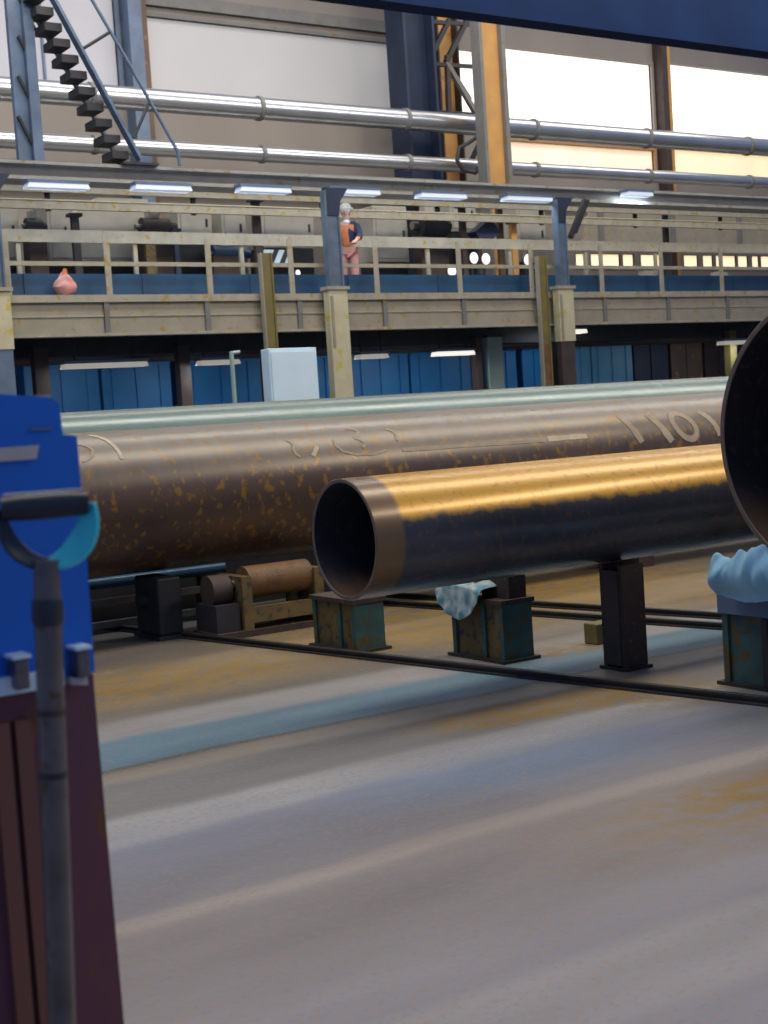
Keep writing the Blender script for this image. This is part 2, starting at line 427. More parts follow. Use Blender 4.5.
# wall stanchions between the bays
def trim(n, x0, x1, y0, y1, z0, z1, m): tag(MB().box(x0, x1, y0, y1, z0, z1).build('trim_%d' % n, m), kind='structure')
trim(1, 14.5, 14.85, YW - .5, YW, 0, 15, M['bluegrey'])
trim(2, 14.86, 15.05, YW - .35, YW, 0, 15, M['brownpanel'])
trim(3, 32.38, 32.62, YW - .4, YW, 0, 15, M['darkbrown'])
trim(4, 32.63, 32.85, YW - .3, YW, 0, 15, M['orange'])
trim(5, 8, 60, YW - .25, YW, 7.55, 7.85, M['greybeam'])
trim(6, 15.15, 22.4, YW - .15, YW, 12.0, 12.3, M['greybeam'])

# blue base cladding at the far side below the walkway
# ------------------------------------------------------------------ crane runway girder, top of frame
g = empty('crane_girder', (15, 18, 7.8), 'deep navy crane runway girder crossing the top of the hall', 'girder')
MB().box(-2, 60, 17.96, 18.04, 8.04, 9.6).build('web', M['navy'], g)
MB().box(-2, 60, 17.9, 18.3, 7.92, 8.04).build('bottom_flange', M['navy'], g)
MB().box(-2, 60, 17.7, 18.35, 9.6, 9.75).build('top_flange', M['navy'], g)

# ------------------------------------------------------------------ lagged service pipes high behind the walkway
def service_pipe(z, r, label, Y=28.6, mt=M['silver']):
    root = empty('service_pipe', (20, Y, z), label, 'pipe')
    MB().tube((6, Y, z), (44, Y, z), r, n=28).build('pipe_run', mt, root, True)
    for i in range(9):
        x = 8.0 + i * 4.1
        MB().tube((x, Y, z), (x + .09, Y, z), r + .03, n=28).build('joint_band', M['greybeam'], root, True)
zu = az(485, 126, 28.6); zl = az(485, 167, 28.6)
service_pipe(zu, .25, 'thick silver service pipe, upper of the two above the walkway')
service_pipe(zl, .175, 'silver service pipe just below the thicker one above the walkway')
t = empty('support_beam', (20, 28.6, 7.2), 'dull grey beam carrying the two silver pipes', 'beam')
MB().box(5, 46, 28.4, 28.9, 6.98, 7.3).build('beam_web', M['greybeam'], t)
MB().box(5, 46, 28.2, 29.0, 7.3, 7.36).build('top_flange', M['greybeam'], t)

# navy column, amber stanchion, lattice bracing, orange post
c = empty('navy_column', (22.3, 30, 0), 'broad dark navy steel column between the dull and the bright windows', 'column')
x0 = ax(398, 90, 30); x1 = ax(429, 90, 30)
MB().box(x0, x0 + .08, 29.6, 30.4, 0, 14).build('flange', M['navycol'], c)
MB().box(x1 - .08, x1, 29.6, 30.4, 0, 14).build('flange', M['navycol'], c)
MB().box(x0 + .08, x1 - .08, 29.95, 30.05, 0, 14).build('web', M['navycol'], c)
c = empty('amber_stanchion', (24, 31, 0), 'amber steel stanchion right behind the navy column', 'column')
x0 = ax(434, 70, 31); x1 = ax(452, 70, 31)
MB().box(x0, x1, 30.95, 31.02, 0, 14).build('face_plate', M['orange'], c)
MB().box(x0 - .05, x0, 30.7, 31.3, 0, 14).build('flange', M['darkbrown'], c)
MB().box(x1, x1 + .05, 30.7, 31.3, 0, 14).build('flange', M['darkbrown'], c)
def P(u, v, Y): return tuple(at(u, v, Y))
lt = empty('lattice_bracing', (24, 30.2, 7.4), 'dark diagonal lattice braces between navy column and orange post', 'bracing')
for a, b_, wd, mt in (((449, 20), (432, 54), .12, 'dark'), ((467, 20), (446, 62), .14, 'dark'), ((446, 62), (475, 112), .13, 'greybeam'), ((452, 72), (470, 100), .10, 'steel'),
                  ((481, 140), (466, 172), .08, 'dark'), ((447, 55), (449, 115), .12, 'darkbrown')):
    MB().bar(P(*a, 30.2), P(*b_, 30.2), .12, wd, up=(0, 1, 0)).build('brace', M[mt], lt)
for v in (22, 64, 112): MB().bar(P(432, v, 30.2), P(478, v + 3, 30.2), .1, .1, up=(0, 1, 0)).build('strut', M['dark'], lt)
# curved hose loop hanging beside the orange post
pts = [P(u, v, 27.82) for u, v in ((478, 118), (480, 135), (470, 142), (459, 148), (457, 160), (463, 170), (475, 173), (483, 160), (484, 140))]
tag(MB().path(pts, .05, 8).build('hanging_hose', M['dark'], smooth=True), 'black looped hose hanging beside the tall orange post', 'hose')
c = empty('orange_post', (22.5, 27.6, 0), 'tall orange post rising in front of the silver service pipes', 'post')
x0 = ax(480, 90, 27.6); x1 = ax(499, 90, 27.6)
MB().box(x0, x1, 27.55, 27.65, 0, 14).build('web', M['orange'], c)
MB().box(x0 - .09, x0, 27.4, 27.75, 0, 14).build('flange', M['greybeam'], c)
MB().box(x1, x1 + .12, 27.4, 27.75, 0, 14).build('flange', M['greybeam'], c)

# ------------------------------------------------------------------ stair tower top left
YS = 22.4
ZS = 6.10
tw = empty('stair_tower_post', (at(30, 165, YS).x, YS, ZS), 'blue grey latticed tower post at the foot of the steel stair', 'tower')
for a, b_, wd, yy in (((13, -12), (25, 166), .22, YS + .1), ((29, -12), (39, 166), .17, YS)):
    p0, p1 = P(*a, yy), P(*b_, yy)
    MB().box(p1[0] - wd / 2, p1[0] + wd / 2, yy - .06, yy + .06, ZS, p0[2] + 2).build('chord', M['bluegrey'], tw)
for v in (-4, 36, 76, 116):
    MB().bar(P(18, v, YS + .02), P(35, v + 34, YS + .02), .04, .07, up=(0, 1, 0)).build('lacing', M['dark'], tw)
MB().box(at(25, 165, YS).x - .2, at(39, 165, YS).x + .2, YS - .15, YS + .2, ZS, ZS + .03).build('foot_plate', M['dark'], tw)
st = empty('stair', (at(146, 170, YS).x, YS, ZS), 'steep blue grey steel stair with dark open treads above the walkway', 'stair')
YT = YS - .35
def sloped(u0, v0, u1, v1, Y, w, h, nm, mt):
    a = Vector(P(u0, v0, Y)); b_ = Vector(P(u1, v1, Y)); d = b_ - a
    b_ = a + d * ((ZS + .08 - a.z) / d.z)
    MB().bar(a, b_, h, w, up=(0, 1, 0)).build(nm, M[mt], st)
sloped(46, -14, 143, 166, YT, .17, .05, 'stringer', 'bluegrey')
sloped(26, 0, 126, 172, YT + .5, .10, .05, 'stringer', 'bluegrey')
for i in range(11):
    q = i / 10
    p = Vector(P(40 + q * 84, -6 + q * 160, YT))
    MB().box(p.x - .19, p.x + .10, YT + .03, YT + .5, p.z - .07, p.z + .06).build('tread', M['dark'], st)
p = P(150, 168, YT)
MB().box(p[0] - .5, p[0] + .15, YT - .05, YT + .55, ZS, ZS + .04).build('foot_plate', M['dark'], st)
MB().path([P(84, -14, YT - .03), P(128, 62, YT - .03), P(178, 152, YT - .03), (P(178, 152, YT)[0], YT - .03, ZS + .02)], .03, 8).build('handrail', M['bluegrey'], st, True)
MB().path([P(84, 48, YT - .02), P(110, 32, YT - .02)], .028, 8).build('handrail_stay', M['dark'], st, True)
MB().path([P(150, 100, YT - .02), P(134, 138, YT - .02)], .028, 8).build('handrail_stay', M['dark'], st, True)

# ------------------------------------------------------------------ walkway (gantry)
YG = 22.0
XL, XR = 3.0, 46.0
zb, zdk = 3.24, 3.92
wk = empty('walkway', (14, YG, zb), 'long beige steel walkway girder and deck crossing the hall', 'walkway')
MB().box(XL, XR, YG, YG + .03, zb + .05, zdk - .12).build('girder_web', M['beige'], wk)
MB().box(XL, XR, YG - .07, YG + .12, zdk - .12, zdk).build('top_flange', M['beige_rail'], wk)
MB().box(XL, XR, YG - .07, YG + .12, zb, zb + .05).build('bottom_flange', M['beige_rail'], wk)
MB().box(XL, XR, YG - .02, YG + .0, zdk - .36, zdk - .33).build('weld_bead', M['beige_rail'], wk)
MB().box(XL, XR, YG + .12, 24.2, zdk - .06, zdk).build('deck_plate', M['greybeam'], wk)
for i in range(20):
    x = 5.6 + i * 1.86
    MB().box(x - .045, x + .045, YG - .05, YG, zb + .05, zdk - .12).build('stiffener', M['greybeam'], wk)
MB().box(XL, XR, 24.0, 24.2, zb - .2, zdk - .06).build('shade_girder', M['dark'], wk)  # dark beam stands in for the shadow under the deck
for i in range(14):
    x = 6 + i * 2.6
    MB().box(x - .06, x + .06, YG + .12, 24.0, zb + .1, zb + .35).build('cross_beam', M['dark'], wk)

gr = empty('guard_rail', (14, YG, zdk), 'pale guard rail with thin posts along the front walkway edge', 'railing')
MB().box(XL, XR, YG - .02, YG + .03, 4.40, 4.47).build('hand_rail', M['beige_rail'], gr)

for u in (6, 107, 208, 290, 375, 458, 530, 600, 660, 720, 772):
    x = ax(u, 268, YG)
    MB().box(x - .05, x + .05, YG - .05, YG - .02, zdk - .02, 4.90).build('rail_post', M['beige_rail'], gr)

rr_ = empty('rear_rail', (14, 23.9, zdk), 'broad beige rail at the rear edge of the walkway', 'railing')
z0r = az(350, 247, 23.9); z1r = az(350, 236, 23.9)
MB().box(XL, XR, 23.88, 23.92, z0r, z1r).build('rail_board', M['beige_rail'], rr_)
for i in range(18):
    x = 6.4 + i * 2.2
    MB().box(x - .04, x + .04, 23.92, 23.98, zdk, z1r).build('rail_post', M['beige_rail'], rr_)
# blue trunking behind the rail
bt = empty('cable_trunking', (14, 22.5, zdk), 'deep blue cable trunking lying low behind the guard rail', 'trunking')
MB().box(XL, XR, 22.42, 22.55, zdk, zdk + .40).build('trunk_body', M['deepblue'], bt)
for i in range(16):
    x = 6 + i * 2.1
    MB().box(x, x + .06, 22.40, 22.42, zdk, zdk + .40).build('cover_joint', M['deepblue'], bt)

# overhead frame above the walkway
of = empty('overhead_beam', (14, YG + .3, 5.7), 'grey overhead beam running along above the walkway', 'beam')
MB().box(XL, XR, YG + .25, YG + .45, 5.86, 6.05).build('beam_web', M['beamlight'], of)
MB().box(XL, XR, YG + .1, YG + .6, 5.80, 5.86).build('bottom_flange', M['beamlight'], of)
MB().box(XL, XR, YG + .1, YG + .6, 6.05, 6.10).build('top_flange', M['beamlight'], of)
YB = 24.3
hb_ = empty('hanger_beam', (14, YB, 6.2), 'dark beam holding the two pale busbar rails', 'beam')
MB().box(XL, XR, YB + .05, YB + .25, 6.2, 6.35).build('beam_web', M['dark'], hb_)
for z_, h_, lab in ((az(350, 200, 24.3), .12, 'pale grey upper busbar rail just under the overhead beam'), (az(350, 214, 24.3), .15, 'pale grey lower busbar rail above the guard rail')):
    r = empty('busbar_rail', (14, YG + .1, z_), lab, 'rail')
    MB().box(XL, XR, YB, YB + .08, z_ - h_ / 2, z_ + h_ / 2).build('rail_bar', M['beige_rail'], r)
    MB().box(XL, XR, YB - .02, YB + .10, z_ + h_ / 2, z_ + h_ / 2 + .02).build('rail_lip', M['cream'], r)
    for i in range(12):
        x = 6.5 + i * 2.9
        MB().box(x - .04, x + .04, YB + .11, YB + .18, z_ - .09, 6.2).build('hanger', M['dark'], r)

# columns of the walkway
def column(u, label, foot='cream', hw=.15, zf=2.9):
    x = ax(u, 290, YG)
    c = empty('walkway_column', (x, YG, 0), label, 'column')
    Y0 = YG - .30
    MB().box(x - hw + .03, x + hw - .03, Y0 + .04, Y0 + .10, 4.02, 5.3).build('upper_section', M['bluecol'], c)
    MB().box(x - hw, x - hw + .03, Y0, Y0 + .16, 4.02, 5.75).build('flange', M['bluecol'], c)
    MB().box(x + hw - .03, x + hw, Y0, Y0 + .16, 4.02, 5.3).build('flange', M['bluegrey'], c)
    MB().prism([(x - hw + .03, 5.3), (x + hw, 5.3), (x + hw + .04, 5.55), (x + hw + .22, 5.80), (x - hw + .03, 5.80)], Y0 + .02, Y0 + .14).build('bracket_head', M['navycol'], c)
    MB().box(x - .24, x + .24, Y0 - .04, Y0 + .22, 3.96, 4.02).build('cap_plate', M['beige_rail'], c)
    MB().box(x - .20, x + .20, Y0, Y0 + .18, 0 if foot == 'cream' else zf, 3.96).build('lower_section', M['cream'], c)
    if foot != 'cream': MB().box(x - .18, x + .18, Y0 + .02, Y0 + .17, 0, zf).build('foot_section', M[foot], c)
    MB().box(x - .17, x - .12, Y0 - .02, Y0, zf + .02, 3.85).build('edge_strip', M['beige'], c)
    MB().box(x - .35, x + .35, Y0 - .15, Y0 + .4, 0, .04).build('foot_plate', M['dark'], c)
column(329, 'walkway column with blue top and cream lower half beside the white cabinet')
column(556, 'walkway column with forked dark top and brown foot right of centre', 'darkbrown', .12)
column(-9, 'walkway column at the left edge above the blue housing', 'bluegrey', .15, 3.05)
x = ax(556, 240, YG) + .13
kb = empty('knee_brace', (x, YG - .1, 5), 'pair of dark slanting knee braces at the forked column head', 'brace')
MB().bar((x + .05, YG - .24, 5.0), (x + .50, YG - .24, 5.78), .08, .1, up=(0, 1, 0)).build('brace_bar', M['dark'], kb)
MB().bar((x + .2, YG - .24, 5.1), (x + .60, YG - .24, 5.78), .05, .05, up=(0, 1, 0)).build('brace_bar', M['dark'], kb)
for u, lab in ((263, 'olive post left of the column beside the white cabinet'), (537, 'olive and orange post left of the forked column')):
    x = ax(u, 300, YG)
    c = empty('olive_post', (x, YG - .25, 0), lab, 'post')
    MB().box(x - .09, x + .09, YG - .20, YG - .17, 2.85, 4.62).build('post_face', M['olive'], c)
    MB().box(x - .12, x - .09, YG - .23, YG - .13, 0, 4.62).build('flange', M['beige'], c)
    MB().box(x + .09, x + .12, YG - .23, YG - .13, 0, 4.62).build('flange', M['olive'], c)
    MB().box(x - .09, x + .09, YG - .20, YG - .17, 0, 2.85).build('lower_face', M['rust'], c)

# fluorescent lights under the overhead beam
def tube_light(x, Y, z, L_, mt, label, nm='fluorescent_light', grp='fluorescent lights under the overhead beam', rod=0, power=16, lc=(.75, .86, 1)):
    root = empty(nm, (x, Y, z), label, 'light', grp)
    MB().prism([(x - L_ / 2 + .03, z + .08), (x + L_ / 2 - .03, z + .08), (x + L_ / 2, z), (x - L_ / 2, z)], Y - .12, Y + .12).build('diffuser', mt, root)
    MB().box(x - L_ / 2, x + L_ / 2, Y - .13, Y + .13, z + .08, z + .13).build('housing', M['bluegrey'], root)
    if rod:
        for sg in (-1, 1): MB().box(x + sg * L_ * .35 - .015, x + sg * L_ * .35 + .015, Y - .015, Y + .015, z + .13, rod).build('hanger_rod', M['dark'], root)
    la = area(nm + '_lamp', (x, Y, z - .03), L_, .2, power, lc, (x, Y + .8, z - 1.6))
    la.parent = root; la.matrix_parent_inverse = Matrix.Translation(-Vector(root.location))
wh = ['above the stair foot at the far left', 'second from the left', 'midway between stair and first column', 'just above the worker', 'right of the worker', 'left of the forked column', 'right of the forked column']
for i, (u0, u1, v) in enumerate(((24, 86, 186), (131, 188, 188), (236, 287, 190), (325, 376, 192), (416, 462, 196), (502, 548, 199), (622, 648, 194))):
    xa, xb = ax(u0, v, YG), ax(u1, v, YG)
    tube_light((xa + xb) / 2, YG - .05, az((u0 + u1) / 2, v, YG) - .06, xb - xa, E_tube, 'pale blue fluorescent light under the overhead beam, ' + wh[i])

# machinery and cabinets on the walkway, behind the rails
YM = 25.5
pl = MB().box(3, 46, 24.32, 27.1, 3.6, 3.7).build('rear_platform', M['darkbrown']); tag(pl, 'dark rear platform carrying grey cabinets behind the walkway', 'platform')
for i in range(10):
    x = 5 + i * 4.2
MB().box(3, 46, 24.35, 24.5, 3.0, 3.6).build('edge_beam', M['dark'], pl)
for x in (5, 12, 19, 26, 33, 40): MB().box(x - .1, x + .1, 26.8, 27.0, 0, 3.6).build('platform_leg', M['dark'], pl)
def cab(u0, v0, u1, v1, label, mt='greycab', slope=False, legs=True):
    """free-standing cabinet whose front shows between (u0,v0) and (u1,v1)"""
    um, vm = (u0 + u1) / 2, (v0 + v1) / 2
    xa, xb = ax(u0, vm, YM), ax(u1, vm, YM); z1 = az(um, v0, YM); z0 = az(um, v1, YM)
    root = empty('control_cabinet', ((xa + xb) / 2, YM, 3.7), label, 'cabinet')
    s = .25 * (z1 - z0)
    if slope: MB().prism([(xa, z0), (xb, z0), (xb, z1), (xa + s * 1.6, z1), (xa, z1 - s)], YM, YM + .7).build('cabinet_body', M[mt], root)
    else: MB().box(xa, xb, YM, YM + .7, z0, z1, .02).build('cabinet_body', M[mt], root)
    MB().box(xa + .06, xb - .06, YM - .025, YM, z0 + .08, z1 - s - .04 if slope else z1 - .06).build('door', M[mt], root)
    MB().box(xb - .16, xb - .12, YM - .05, YM - .025, (z0 + z1) / 2 - .08, (z0 + z1) / 2 + .08).build('handle', M['dark'], root)
    MB().box(xa + .03, xb - .03, YM + .05, YM + .65, 3.7, z0).build('plinth', M['dark'], root)
cab(-10, 198, 20, 262, 'grey cabinet with dark plinth at the far left of the walkway')
cab(76, 198, 150, 262, 'wide grey cabinet with chamfered top corner behind the left rails', slope=True)
cab(48, 200, 72, 262, 'narrow grey cabinet left of the chamfered one behind the rails')
cab(178, 206, 212, 240, 'small grey cabinet behind the guard rail right of the dark motors')
cab(222, 206, 246, 250, 'slim grey cabinet behind the rail left of the hazard board')
cab(262, 208, 314, 248, 'grey cabinet behind the hazard board left of the first column')
cab(374, 206, 408, 262, 'grey cabinet behind the rails right of the worker')
cab(450, 196, 476, 232, 'small grey cabinet high behind the rails left of the slim amber post')
cab(518, 206, 546, 262, 'tall grey cabinet left of the forked column')

def motor(u0, v0, u1, v1, label, mt='dark'):
    um, vm = (u0 + u1) / 2, (v0 + v1) / 2
    Y = YM - .25
    xa, xb = ax(u0, vm, Y), ax(u1, vm, Y); z1 = az(um, v0, Y); z0 = az(um, v1, Y); r = (z1 - z0) / 2
    root = empty('drive_motor', ((xa + xb) / 2, Y, 3.7), label, 'motor')
    L_ = xb - xa
    MB().tube((xa + .15 * L_, Y, z0 + r), (xb - .2 * L_, Y, z0 + r), r, n=20).build('motor_body', M[mt], root, True)
    MB().tube((xb - .2 * L_, Y, z0 + r), (xb, Y, z0 + r), r * .7, r * .5, n=20).build('fan_cowl', M[mt], root, True)
    MB().tube((xa, Y, z0 + r), (xa + .15 * L_, Y, z0 + r), r * .3, n=12).build('shaft', M['steel'], root, True)
    MB().box(xa + .3 * L_, xa + .55 * L_, Y - .1, Y + .1, z1 - .02, z1 + .12).build('terminal_box', M['greycab'], root)
    MB().box(xa + .1 * L_, xb - .15 * L_, Y - .16, Y + .16, 3.7, z0 + .1).build('mount', M['darkbrown'], root)
motor(22, 218, 46, 234, 'dark motor between grey cabinets at the far left of the walkway')
motor(135, 218, 176, 236, 'long dark motor behind the rails left of centre', 'darkbrown')
motor(205, 246, 250, 262, 'low dark blue motor behind the guard rail beside the hazard board', 'deepblue')
motor(412, 212, 448, 240, 'large dark motor behind the rails between the two columns')
motor(630, 276, 668, 286, 'dark motor low on the walkway right of the forked column')
motor(700, 277, 745, 286, 'slim dark motor low on the walkway near the right edge', 'darkbrown')

def stanchion(u, v0, v1, wd, label, mt):
    x = ax(u, (v0 + v1) / 2, 24.9); z1 = az(u, v0, 24.9); z0 = 3.7
    root = empty('machine_stand', (x, 24.9, 3.7), label, 'stand')
    MB().box(x - wd / 2, x + wd / 2, 24.85, 24.95, z0, z1).build('upright', M[mt], root)
    MB().box(x - wd * .9, x + wd * .9, 24.8, 25.0, z1, z1 + .06).build('head_plate', M[mt], root)
    MB().box(x - wd, x + wd, 24.75, 25.05, z0, z0 + .05).build('foot', M[mt], root)
stanchion(76, 217, 262, .14, 'dark upright stand left of the chamfered cabinet', 'dark')
stanchion(257, 202, 262, .16, 'dark upright stand just left of the hazard board', 'darkbrown')
stanchion(176, 232, 262, .10, 'short dark stand behind the rail left of centre', 'navycol')
stanchion(463, 208, 262, .14, 'brown upright stand right of the large dark motor', 'darkbrown')
stanchion(500, 205, 262, .14, 'brown upright stand left of the slim amber post', 'brownpanel')
stanchion(666, 214, 264, .13, 'dark upright stand in front of the low bright windows', 'dark')
stanchion(150, 242, 262, .2, 'short ochre stand behind the guard rail left of centre', 'standyellow')

sp = empty('amber_post', (ax(513, 235, 24.6), 24.6, 3.7), 'slim amber post on the walkway left of the forked column', 'post')
x = sp.location.x
MB().box(x - .08, x + .08, 24.55, 24.65, 3.7, 5.72).build('post_shaft', M['orange'], sp)
MB().box(x - .12, x + .12, 24.5, 24.7, 5.72, 5.78).build('post_cap', M['darkbrown'], sp)
# diagonal dark chute by the amber post
x = ax(486, 235, 25)
ch = empty('chute', (x, 24.7, 3.7), 'dark blue slanted chute behind the rails left of the amber post', 'chute')
MB().bar(P(476, 240, 24.7), P(492, 226, 24.7), .4, .28, up=(0, 1, 0)).build('chute_body', M['navycol'], ch)
MB().bar(P(478, 238, 24.7), (P(478, 238, 24.7)[0], 24.7, 3.7), .1, .1, up=(0, 1, 0)).build('chute_leg', M['dark'], ch)
# hazard board
hx0, hx1 = ax(264, 258, 24.4), ax(291, 258, 24.4); hz0 = az(277, 266, 24.4); hz1 = az(277, 250, 24.4)
hb = empty('hazard_board', ((hx0 + hx1) / 2, 24.4, hz0), 'small white board with dark slanted stripes behind the guard rail', 'board')
MB().box(hx0, hx1, 24.38, 24.42, hz0, hz1).build('board_face', M['white'], hb)
for q in (.22, .62):
    a = hx0 + q * (hx1 - hx0)
    MB().prism([(a - .08, hz0), (a + .03, hz0), (a + .2, hz1), (a + .09, hz1)], 24.365, 24.379).build('dark_stripe', M['dark'], hb)
for xx in (hx0 + .03, hx1 - .03): MB().box(xx - .02, xx + .02, 24.42, 24.45, 3.7, hz1).build('board_leg', M['dark'], hb)
# small white lamps
for i, (u, v, lab) in enumerate(((452, 271, 'small white lamp low on the rail below the large dark motor'), (474, 258, 'left of two small white lamps behind the rail'), (486, 259, 'right of two small white lamps behind the rail'),
                                 (528, 260, 'small bright lamp right of the slim amber post'), (298, 273, 'tiny white lamp beside the olive post near first column'))):
    Yl = 23.4
    p = Vector(P(u, v, Yl)); r = .10 if i < 4 else .05
    root = empty('work_lamp', p, lab, 'lamp')
    MB().sphere(p, r, (1, .6, 1.2)).build('lens', E_lamp, root, True)
    MB().tube((p.x, Yl + .03, p.z), (p.x, Yl + .14, p.z), r * 1.1, r * .6).build('lamp_shell', M['dark'], root, True)
    MB().box(p.x - .02, p.x + .02, Yl + .06, Yl + .10, zdk, p.z).build('lamp_stem', M['dark'], root)
# pink bag
p = Vector(P(65, 283, 22.22))
bm = bmesh.new(); bmesh.ops.create_icosphere(bm, subdivisions=3, radius=1)
for v in bm.verts:
    k = 1.05 - .62 * max(-.3, v.co.z); n = 1 + .12 * math.sin(5 * v.co.x + 3 * v.co.y) * math.cos(4 * v.co.z)
    v.co = Vector((v.co.x * .17 * k * n, v.co.y * .12 * k * n, v.co.z * .2 * n))
    v.co += Vector((p.x, 22.22, zdk + .212))
q = MB(); q.bm.free(); q.bm = bm
bg_ = q.build('sack', M['pinkbag'], None, True); tag(bg_, 'pink and orange sack standing on the walkway at far left', 'sack')
MB().tube((p.x, 22.22, zdk + .36), (p.x + .02, 22.22, zdk + .46), .055, .03, 10).build('tied_neck', M['orangevest'], bg_, True)
# sloping roof sheet behind the right part (pale screen under overhead beam)
x0 = ax(585, 215, 27); x1 = 46
sc = empty('screen_wall', (x0, 27.25, 3.7), 'pale beige screen behind the right half of the walkway', 'screen')
z_a = az(650, 250, 27.4); z_b = az(650, 196, 27.4)
MB().prism([(x0, z_a), (x1, z_a), (x1, z_b), (x0 + .5, z_b)], 27.20, 27.25).build('screen_sheet', M['beige'], sc)
for xx_ in (x0 + .1, 36.0, 45.5): MB().box(xx_, xx_ + .08, 27.12, 27.2, 3.7, z_a - .02).build('screen_leg', M['greybeam'], sc)
for i in range(7): MB().box(x0 + .6 + i * 2.6, x0 + .75 + i * 2.6, 27.12, 27.2, z_a - .02, z_b).build('screen_post', M['greybeam'], sc)

# ------------------------------------------------------------------ under the walkway
YU = 25.0
def sheet(u0, u1, mt, label, nm='machine_guard', ztop=3.0, cat='panel', Y=YU, ribs=3):
    xa, xb = ax(u0, 375, Y), ax(u1, 375, Y)
    root = empty(nm, ((xa + xb) / 2, Y, 0), label, cat)
    MB().box(xa + .03, xb - .03, Y, Y + .5, .1, ztop, .01).build('panel_sheet', M[mt], root)
    MB().box(xa + .03, xb - .03, Y - .03, Y, ztop - .1, ztop).build('top_rail', M[mt], root)
    for i in range(ribs):
        x = xa + (xb - xa) * (i + .5) / ribs
        MB().box(x - .03, x + .03, Y - .03, Y, .1, ztop - .1).build('rib', M[mt], root)
    MB().box(xa + .03, xb - .03, Y + .02, Y + .48, 0, .1).build('kick_base', M['dark'], root)
sheet(22, 100, 'bluepanel', 'blue machine guard under the walkway at the far left')
sheet(100, 172, 'bluepanel', 'blue machine guard under the walkway left of the brown post')
sheet(180, 262, 'bluepanel', 'blue machine guard under the walkway behind the thin white pole')
sheet(300, 352, 'bluepanel', 'blue machine guard behind the cream column under the walkway')
sheet(352, 410, 'bluepanel', 'blue machine guard just right of the cream column')
sheet(410, 472, 'bluepanel', 'blue machine guard left of the pale green pillar', ztop=3.0)
sheet(496, 518, 'bluepanel', 'narrow blue machine guard right of the pale green pillar', ztop=3.0, ribs=1)
sheet(522, 548, 'bluepanel', 'narrow blue machine guard left of the forked column', ztop=3.0, ribs=1)
sheet(572, 592, 'cyanpanel', 'narrow pale blue machine guard right of the forked column', ztop=3.05, ribs=1)
sheet(592, 634, 'cyanpanel', 'pale blue machine guard left of the dark doorway panel', ztop=3.05)
sheet(634, 670, 'navycol', 'very dark navy tall panel beneath the right walkway', ztop=3.4, ribs=1)
sheet(671, 704, 'brownpanel', 'brown panel with orange smears beneath the right walkway', ztop=3.3, ribs=1)
sheet(705, 790, 'darkbrown', 'dark brown panel beneath the walkway at the right edge', ztop=3.2)
for u, wd, mt, lab in ((34, .25, 'darkbrown', 'brown post under the walkway at the far left'), (176, .22, 'darkbrown', 'brown post between blue guards under the walkway'), (478, .14, 'darkbrown', 'dark post just left of the pale green pillar'),
                       (485, .38, 'lightgreen', 'pale green pillar under the walkway left of the forked column'), (722, .22, 'olive', 'yellow green pillar beneath the right walkway')):
    x = ax(u, 370, 23.9)
    if mt == 'darkbrown' and u == 478: x -= .26
    c = empty('underdeck_post', (x, 23.6, 0), lab, 'post')
    MB().box(x - wd / 2, x + wd / 2, 23.5, 23.7, .03, 3.2).build('post_shaft', M[mt], c)
    MB().box(x - wd * .7, x + wd * .7, 23.4, 23.8, 0, .03).build('foot_plate', M['dark'], c)
    MB().box(x - wd * .62, x + wd * .62, 23.45, 23.75, 3.14, 3.2).build('head_plate', M['dark'], c)
# dark ducts behind the lights
for k, (z_, r_) in enumerate(((3.05, .09), (3.32, .08))):
    d_ = MB().tube((6, 24.8 - k * .1, z_ - .02), (40, 24.8 - k * .1, z_ - .02), r_, n=18).build('duct', M['darkbrown'], None, True)
    tag(d_, ('lower' if k == 0 else 'upper') + ' dark round duct in the shade under the walkway', 'duct')
lab = ['at the far left', 'behind the thin white pole', 'just right of the cream column', 'left of the pale green pillar', 'high beside the forked column', 'at the right beside the big pipe mouth']
for i, (u0, u1, v, mt) in enumerate(((62, 146, 366, E_under), (198, 238, 363, E_under), (357, 386, 357, E_under), (434, 472, 354, E_lamp), (568, 584, 332, E_lamp), (720, 752, 343, E_under))):
    Yv = 23.2
    xa, xb = ax(u0, v, Yv), ax(u1, v, Yv)
    tube_light((xa + xb) / 2, Yv, az((u0 + u1) / 2, v, Yv) - .03, xb - xa, mt, 'dusty strip light under the walkway ' + lab[i], 'strip_light', 'strip lights under the walkway', zdk - .07, 13, (.9, .95, 1))

# back shade wall under the walkway
tag(MB().box(3, 46, 28.0, 28.15, 0, 4.9).build('partition_wall', M['darkbrown']), 'dark brown partition standing far back under the walkway', 'partition')

# white cabinet and pole on the floor behind the big pipes
x0, x1 = ax(270, 375, 17), ax(318, 375, 17); zt_ = az(289, 348, 17)
wc = empty('white_cabinet', ((x0 + x1) / 2, 17.3, 0), 'tall white steel cabinet left of the cream column', 'cabinet')
MB().box(x0, x1, 17, 17.22, .08, zt_, .01).build('cabinet_body', M['white'], wc)
MB().box(x0 + .03, x1 - .03, 16.98, 17, .14, zt_ - .05).build('door', M['white'], wc)
MB().box(x1 - .08, x1 - .06, 16.95, 16.98, 1.2, 1.4).build('handle', M['steel'], wc)
MB().box(x0 + .03, x1 - .03, 17.03, 17.19, 0, .08).build('plinth', M['dark'], wc)
x = ax(240, 378, 17); z_ = az(238, 351, 17)
pp = empty('pole', (x, 17.2, 0), 'thin white pole with short arm left of the white cabinet', 'pole')
MB().tube((x, 17.2, 0), (x, 17.2, z_), .03, n=12).build('pole_shaft', M['lightgreen'], pp, True)
MB().tube((x - .02, 17.2, z_ - .02), (x + .13, 17.2, z_), .025, n=10).build('arm', M['lightgreen'], pp, True)
MB().tube((x, 17.2, 0), (x, 17.2, .03), .14, n=16).build('base', M['dark'], pp, True)

